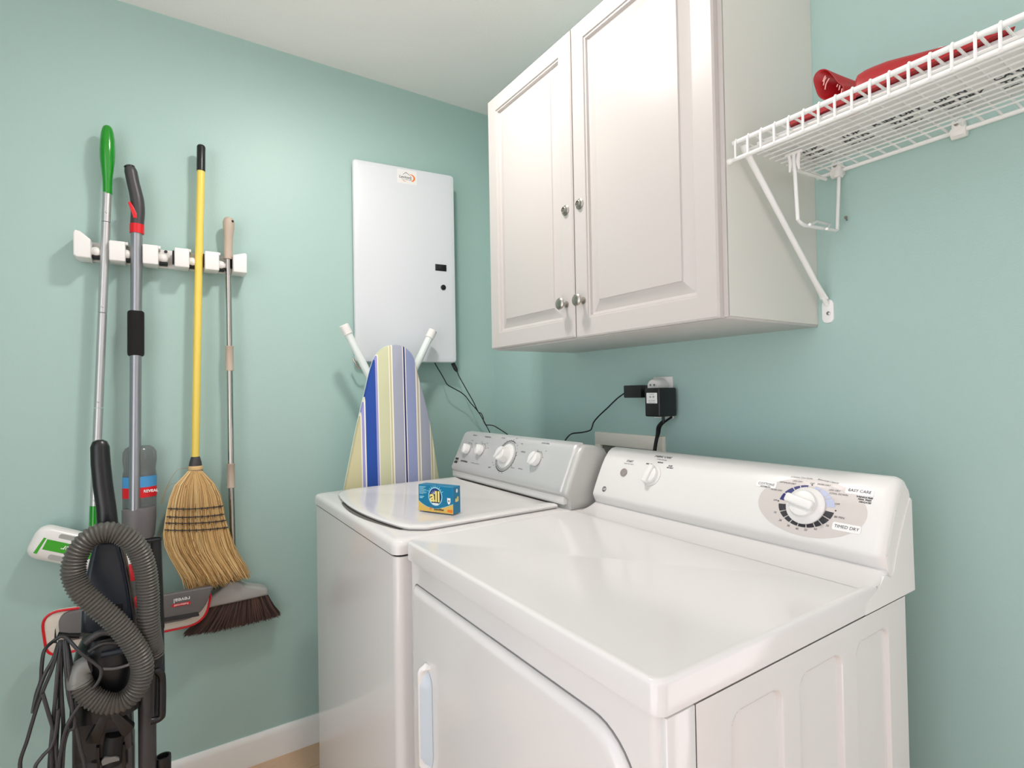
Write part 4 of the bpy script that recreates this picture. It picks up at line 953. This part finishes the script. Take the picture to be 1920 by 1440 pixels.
prof = [(883, 366, 11, .016), (895, 366, 24, .020), (910, 366, 37, .024), (930, 366.5, 46, .025), (952, 366.5, 51.5, .023), (970, 366.5, 54, .021), (990, 368, 59, .020), (1010, 370, 62, .023), (1035, 378, 62, .026), (1060, 394, 61, .028), (1085, 410, 60, .030), (1098, 416, 60, .030)]
def lerp_prof(v):
    for i in range(len(prof) - 1):
        if prof[i][0] <= v <= prof[i + 1][0]:
            f_ = (v - prof[i][0]) / (prof[i + 1][0] - prof[i][0]); return [prof[i][k] * (1 - f_) + prof[i + 1][k] * f_ for k in range(4)]
    return list(prof[-1])
rb_ = random.Random(11); b = MB()
for i in range(1500):
    s_ = rb_.uniform(-1, 1); s_ = s_ * (.985 if abs(s_) < .98 else 1); dd_ = rb_.uniform(-1, 1); mx_ = sqrt(max(0, 1 - s_ * s_ * .85)); dd_ *= mx_
    endv = 1104 - (s_ + 1) / 2 * 27 + rb_.gauss(0, 4.2) + (abs(s_) ** 3) * rb_.uniform(-6, 4); pts = []; jx = rb_.gauss(0, 1.0); ph = rb_.uniform(0, 6)
    nS = 11
    for k in range(nS):
        v = 883 + (endv - 883) * (k / (nS - 1)) ** .9; _, cx2, hw2, dp = lerp_prof(v); fz = max(0, (v - 995) / 110)
        u = cx2 + s_ * hw2 + jx * (.35 + 3.0 * fz) + sin(ph + k) * (.3 + 1.3 * fz); d = D3 + .012 + dd_ * dp
        bow = (v - 366 * 0 - 0); cv = 3.5 * (1 - s_ * s_) if 930 < v < 1000 else 0
        pts.append(A(u, v + 0, max(.012, d)))
    b.tube(pts, [.0016] * (nS - 1) + [.0006], 4, 0, False)
b.build('straw', ['strand'], t, angle=80, norm=False)
b = MB()
for v0, dl in ((951, 0), (966.5, 0), (978, 0), (991, 0)):
    _, cx2, hw2, dp = lerp_prof(v0); L1 = []
    for k in range(19):
        s_ = -1 + 2 * k / 18; L1.append(A(cx2 + s_ * (hw2 + .5), v0 + 3.0 * (1 - s_ * s_) - 2.5 * s_, D3 + .012 + (dp + .0035) * sqrt(max(.02, 1 - s_ * s_ * .85))))
    b.tube(L1, .0016, 6)
    for k in range(1, 18, 2): b.tube([L1[k] + Vector((0, -.001, .004)), L1[k] + Vector((0, -.001, -.005))], .0012, 5)
b.build('stitching', 'ink', t)
b = MB(); b.tube([A(u, v, .04) for u, v in ((352, 878), (335, 880), (322, 895), (310, 920), (302, 945))], .0006, 4, 4); b.tube([A(u, v, .045) for u, v in ((330, 905), (318, 910), (309, 925), (304, 943))], .0005, 4, 4); b.build('stray_straw', 'strand', t)

# ---- push broom with steel pole
t = thing('floor_broom', 'broom with steel telescopic pole, taupe grip and dark brown bristles', 'broom', tuple(A(450, 1110, .04)))
D4 = .044
b = MB(); b.tube([A(u, v, D4) for u, v in ((428.5, 407.5), (428.6, 410), (428.8, 417), (428.8, 428), (428.4, 445), (428, 465), (427.8, 475), (427.8, 486))], [.006, .013, .0172, .0168, .0135, .0130, .0135, .0135], 20, 2); gr = b.build('grip', 'taupe', t)
q = A(435, 415, D4 + .012); MB().lathe(q, (.6, -1, 0), [(.0035, 0), (.0035, .0045), (.002, .005)], 12).build('hanging_hole', 'dark', gr)
MB().tube([A(427.8, 484, D4), A(430.3, 652, D4)], .0088, 18).build('pole', 'steel', t)
MB().tube([A(430.8, 690, D4), A(433, 872, D4)], .0092, 18).build('pole', 'steel', t)
MB().tube([A(433.6, 910, D4), A(438, 1070, D4 - .006)], .0088, 18).build('pole', 'steel', t)
for u0, v0, u1, v1 in ((430.2, 649, 430.6, 695), (432.8, 869, 433.4, 914)):
    b = MB(); a_, c_ = A(u0, v0, D4), A(u1, v1, D4); b.tube([a_, a_.lerp(c_, .04), a_.lerp(c_, .06), a_.lerp(c_, .94), a_.lerp(c_, .96), c_], [.0128, .0128, .0118, .0118, .0128, .0128], 20); b.build('collar', 'taupe', t)
hd_px = [(388, 1142), (394, 1120), (412, 1108), (424, 1096), (432, 1088), (448, 1090), (460, 1098), (480, 1101), (499, 1103), (503, 1107), (503, 1117)]
b = MB(); b.prism([A(u, v, .062) for u, v in hd_px], (0, .046, 0), .009, 3); b.build('head_block', 'lgrey', t)
b = MB(); rs = random.Random(5)
for i in range(1700):
    s_ = rs.random(); dd_ = rs.random(); u0 = 392 + (502 - 392) * s_; v0 = 1139 - 24 * s_
    u1 = 345 + (526 - 345) * s_; v1 = 1191 - 39 * s_ + 4 * sin(pi * s_) + rs.gauss(0, 2.2) ; j = rs.gauss(0, 1.6)
    p0_ = A(u0, v0, .020 + .036 * dd_); p2_ = A(u1 + j, v1, .014 + .052 * dd_); p1_ = p0_.lerp(p2_, .5) + Vector(((s_ - .5) * -.004, 0, -.002))
    b.tube([p0_, p1_, p2_], [.0010, .0009, .0005], 3, 0, False)
b.build('bristles', 'bristle', t, angle=80, norm=False)

# ================================================================= vacuum cleaner
VY = .42
t = thing('upright_vacuum', 'black upright vacuum cleaner with grey looped hose standing before the mops', 'vacuum cleaner', (-1.32, -.38, 0))
def V(u, v, d=VY): return A(u, v, d)
b = MB(); hpx = ((187, 824.5), (187, 828), (187.5, 838), (189, 870), (193, 910), (199, 950), (202, 985), (204, 1015))
rg = []
for (u, v), r_ in zip(hpx, (.006, .014, .0185, .0192, .0195, .0195, .0205, .0215)):
    p = V(u, v, VY); rg.append([p + Vector((r_ * cos(2 * pi * k / 24), r_ * .85 * sin(2 * pi * k / 24), 0)) for k in range(24)])
b.loft(rg); hd = b.build('handle', 'black', t, angle=60)
b = MB(); p = V(197, 984, VY + .02); b.box(p.x - .013, p.x + .013, -VY - .024, -VY - .012, p.z - .005, p.z + .006, .002); b.build('cord_clip', 'black', hd)
def body(pxs, d, dep, m, name, r=.008, par=None):
    b = MB(); b.prism([V(u, v, d) for u, v in pxs], (0, dep, 0), r, 3); return b.build(name, m, par or t)
body([(176, 1018), (184, 1014), (214, 1014), (224, 1020), (232, 1050), (240, 1090), (248, 1140), (251, 1190), (150, 1190), (152, 1150), (155, 1110), (162, 1075), (170, 1040)], VY + .012, .075, 'slate', 'upper_housing', .010)
body([(222, 1018), (229, 1026), (238, 1062), (247, 1110), (254, 1160), (257, 1200), (250, 1200), (247, 1150), (240, 1100), (231, 1055)], VY + .010, .05, 'dgrey', 'side_trim', .003)
body([(182, 1013), (206, 1012), (207, 1018), (183, 1020)], VY + .03, .03, 'black', 'hose_hook', .002)
body([(241, 1062), (250, 1060), (255, 1078), (255, 1090), (245, 1090)], VY + .014, .02, 'red', 'release_tab', .002); body([(252, 1124), (258, 1122), (260, 1138), (254, 1141)], VY + .014, .02, 'red', 'release_tab', .001)
body([(208, 1134), (230, 1132), (231, 1158), (210, 1160)], VY + .0125, .002, 'black', 'filter_cover', .0)
# middle canister (round) and lower body
def vbox(u, v0, v1, hw_, dep, d, m, name, n=32, sq=2.6, top=1.0):
    b = MB(); rg = []
    for i in range(9):
        f_ = i / 8; p = V(u, v0 + (v1 - v0) * f_, d); e = 1 - (1 - top) * max(0, (1 - f_ * 3)) ** 2
        ring = []
        for k in range(n):
            a = 2 * pi * k / n; c, s_ = cos(a), sin(a); ring.append(Vector((p.x + hw_ * e * abs(c) ** (2 / sq) * (1 if c > 0 else -1), p.y + dep * e * abs(s_) ** (2 / sq) * (1 if s_ > 0 else -1), p.z)))
        rg.append(ring)
    b.loft(rg); return b.build(name, m, t, angle=60)
vbox(204, 1186, 1330, .066, .055, VY - .01, 'black', 'canister', top=.75)
# curved cap rims above the canister
b = MB()
for (u0, v0, u1, v1, w_, rad_) in ((160, 1206, 222, 1190, 20, .008), (166, 1222, 220, 1206, 12, .004)):
    pts = [V(u0 + (u1 - u0) * k / 10, v0 + (v1 - v0) * k / 10 - w_ * sin(pi * k / 10) * .6, VY + .050) for k in range(11)]; b.tube(pts, rad_, 10, 2)
b.build('canister_rims', 'dgrey', t)
b = MB(); pts = [V(192 + 50 * k / 8, 1254 - 8 * k / 8 + 3 * sin(pi * k / 8), VY + .046) for k in range(9)]; b.tube(pts, .0035, 8, 2); b.build('latch_rim', 'elbow', t)
b = MB(); pts = [V(190 + 50 * k / 8, 1228 - 10 * k / 8, VY + .046) for k in range(9)]; b.tube(pts, .008, 8, 2); b.build('canister_latch', 'slate', t)
# lower body down to the floor head
pb = V(193, 1440, VY)
body([(134, 1318), (246, 1318), (251, 1440), (134, 1440)], VY + .02, .09, 'dgrey', 'lower_housing', .010)
b = MB(); x0, x1 = V(134, 1435, VY + .02).x, V(251, 1435, VY + .02).x; zt = V(193, 1436, VY + .02).z
b.box(x0, x1, -VY - .02, -VY + .07, .07, zt + .03, .01, 3); b.build('motor_housing', 'dgrey', t)
b = MB(); b.box(-1.46, -1.16, -.56, -.30, .012, .085, .025, 4); b.build('floor_head', 'black', t)
for xx in (-1.43, -1.19): MB().lathe((xx, -.31, .035), (1, 0, 0), [(.03, 0), (.035, .004), (.035, .02), (.03, .024)], 24).build('wheel', 'rubber', t)
# forked cord hook on the lower body
b = MB()
b.prism([V(u, v, VY + .045) for u, v in ((187, 1345), (204, 1343), (186, 1396), (160, 1394))], (0, .022, 0), .002); b.prism([V(u, v, VY + .045) for u, v in ((206, 1343), (222, 1337), (252, 1364), (236, 1382), (228, 1380))], (0, .022, 0), .002)
b.build('cord_fork', 'black', t)
b = MB(); b.tube([V(u, v, VY + .03) for u, v in ((216, 1376), (212, 1395), (210, 1432))], .019, 18); nz = b.build('nozzle', 'rubber', t)
b = MB(); b.prism([V(u, v, VY + .052) for u, v in ((190, 1428), (196, 1421), (216, 1419), (223, 1421), (224, 1426), (208, 1430), (192, 1436))], (0, .006, 0)); b.build('nozzle_lip', 'elbow', nz)
b = MB(); b.prism([V(u, v, VY + .032) for u, v in ((180, 1402), (186, 1402), (187, 1440), (182, 1440))], (0, .014, 0)); b.prism([V(u, v, VY + .032) for u, v in ((228, 1398), (234, 1396), (236, 1440), (229, 1440))], (0, .014, 0)); b.build('nozzle_holder', 'black', t)
# wand on the right
MB().tube([V(286, 1012, VY - .02), V(292, 1180, VY - .02)], .0185, 24).build('wand', 'black', t)
b = MB(); p = V(286, 1012, VY - .02); b.lathe(p, (0, 0, 1), [(.0192, -.004), (.0195, .002), (.0165, .002), (.0160, -.01)], 24); b.build('wand_mouth', 'rubber', t)
MB().tube([V(292, 1176, VY - .02), V(294, 1262, VY - .02)], .0170, 24).build('wand_tube', 'slate', t)
MB().tube([V(276, 1262, VY), V(276, 1330, VY), V(277, 1470, VY)], .0185, 22).build('side_pipe', 'dgrey', t)
b = MB(); hp_ = [(283, 1262), (292, 1257), (300, 1262), (304, 1275), (304, 1335), (301, 1345), (292, 1350), (283, 1352)]
b.tube([V(u, v, VY + .035) for u, v in hp_], .008, 14, 4); b.build('carry_handle', 'black', t)
MB().tube([V(291, 1262, VY), V(287, 1352, VY)], .012, 14).build('pipe_bracket', 'black', t)
b = MB(); p0_ = V(306, 1418, VY - .01); b.lathe(p0_, (0, 0, -1), [(.0115, .01), (.0125, -.001), (.0165, -.001), (.0172, .006), (.0165, .035), (.015, .06)], 24); b.build('tool_cup', 'black', t)
# hose
HD = VY + .075
hx = [(287, 1228, HD - .05), (285, 1212, HD - .045), (281, 1190, HD - .03), (278.5, 1160, HD - .02), (277.5, 1113, HD - .015), (272, 1066, HD - .01), (259, 1031, HD - .005), (236, 1007, HD), (203, 997, HD), (170, 1008, HD), (147, 1034, HD), (138, 1062, HD), (140, 1085, HD), (153, 1110, HD + .005), (180, 1135, HD + .01), (213, 1163, HD + .012), (241, 1195, HD + .012), (261, 1228, HD + .012), (267, 1258, HD + .01), (257, 1290, HD + .008), (235, 1312, HD + .006), (207, 1319, HD + .004), (177, 1310, HD), (157, 1292, HD - .005), (149, 1276, HD - .008)]
P_, R_ = spline([V(u, v, d) for u, v, d in hx], [1] * len(hx), 30)
# even resample
L_ = [0]
for i in range(1, len(P_)): L_.append(L_[-1] + (P_[i] - P_[i - 1]).length)
tot = L_[-1]; pitch = .0072; N_ = int(tot / pitch) * 4; Q_ = []; rad = []; j = 0
for i in range(N_ + 1):
    s_ = tot * i / N_
    while j < len(L_) - 2 and L_[j + 1] < s_: j += 1
    f_ = (s_ - L_[j]) / max(1e-9, L_[j + 1] - L_[j]); Q_.append(P_[j].lerp(P_[j + 1], f_)); rad.append((.0232, .0215, .0192, .0215)[i % 4])
MB().tube(Q_, rad, 26).build('hose', 'hose', t, angle=70)
MB().tube([V(287, 1225, HD - .05), V(287, 1248, HD - .05)], [.0215, .0195], 20).build('hose_cuff', 'black', t)
b = MB(); b.tube([V(u, v, HD - .008) for u, v in ((150, 1282), (148, 1270), (150, 1258), (158, 1249), (168, 1244))], [.0235, .0225, .021, .020, .019], 22, 4); b.build('elbow', 'elbow', t)
# power cord wrapped on the hook
b = MB(); b.tube([V(u, v, VY + .02) for u, v in ((150, 1192), (128, 1192), (108, 1190))], .006, 10); b.prism([V(u, v, VY + .02) for u, v in ((101, 1206), (103, 1180), (106, 1206))], (0, .008, 0)); b.build('cord_hook', 'black', t)
rc = random.Random(2); CZ = VY + .06
loops = [
    [(112, 1194), (98, 1203), (84, 1220), (79, 1250), (76, 1275), (68, 1300), (63, 1325), (62, 1336)],
    [(62, 1336), (64, 1322), (74, 1290), (86, 1262), (100, 1235), (110, 1205)],
    [(110, 1206), (98, 1250), (82, 1290), (68, 1330), (52, 1385), (38, 1440)],
    [(80, 1300), (92, 1340), (102, 1375), (106, 1420), (108, 1445)],
    [(66, 1445), (78, 1420), (95, 1400), (104, 1375), (110, 1330)],
    [(112, 1200), (112, 1240), (105, 1300), (98, 1360), (92, 1445)],
    [(116, 1200), (113, 1245), (116, 1300), (118, 1370), (110, 1445)],
    [(120, 1200), (122, 1240), (128, 1300), (138, 1345), (150, 1400), (158, 1445)],
    [(124, 1200), (128, 1250), (133, 1310), (140, 1360), (128, 1372), (120, 1400), (116, 1445)],
    [(112, 1194), (124, 1196), (150, 1222), (176, 1243), (189, 1255), (186, 1275), (165, 1302), (140, 1335), (124, 1365), (114, 1410), (110, 1445)],
    [(118, 1202), (116, 1250), (112, 1310), (106, 1380), (104, 1445)], [(126, 1202), (133, 1245), (136, 1300), (134, 1350), (131, 1370)], [(115, 1204), (108, 1260), (103, 1310), (99, 1370), (98, 1445)]]
b = MB()
for i, lpp in enumerate(loops):
    if lpp[-1][1] >= 1440: lpp = lpp + [(lpp[-1][0] * .6 + 42, 1490), (104 + (i % 4) * 2, 1530)]
    if lpp[0][1] >= 1440: lpp = [(104, 1530), (lpp[0][0] * .6 + 42, 1490)] + lpp
    pts = [V(u + rc.uniform(-1, 1), v, CZ + (i % 5) * .006 - (.02 if v < 1210 else 0)) for u, v in lpp]
    b.tube(pts, .0037, 8, 6)
b.build('power_cord', 'cord', t)
b = MB(); q_ = V(106, 1526, CZ + .01); b.box(q_.x - .03, q_.x + .07, q_.y - .022, q_.y + .04, q_.z - .008, q_.z + .006, .004); b.build('lower_cord_hook', 'black', t)

for o in list(bpy.data.objects):
    if '_w' in o: del o['_w']
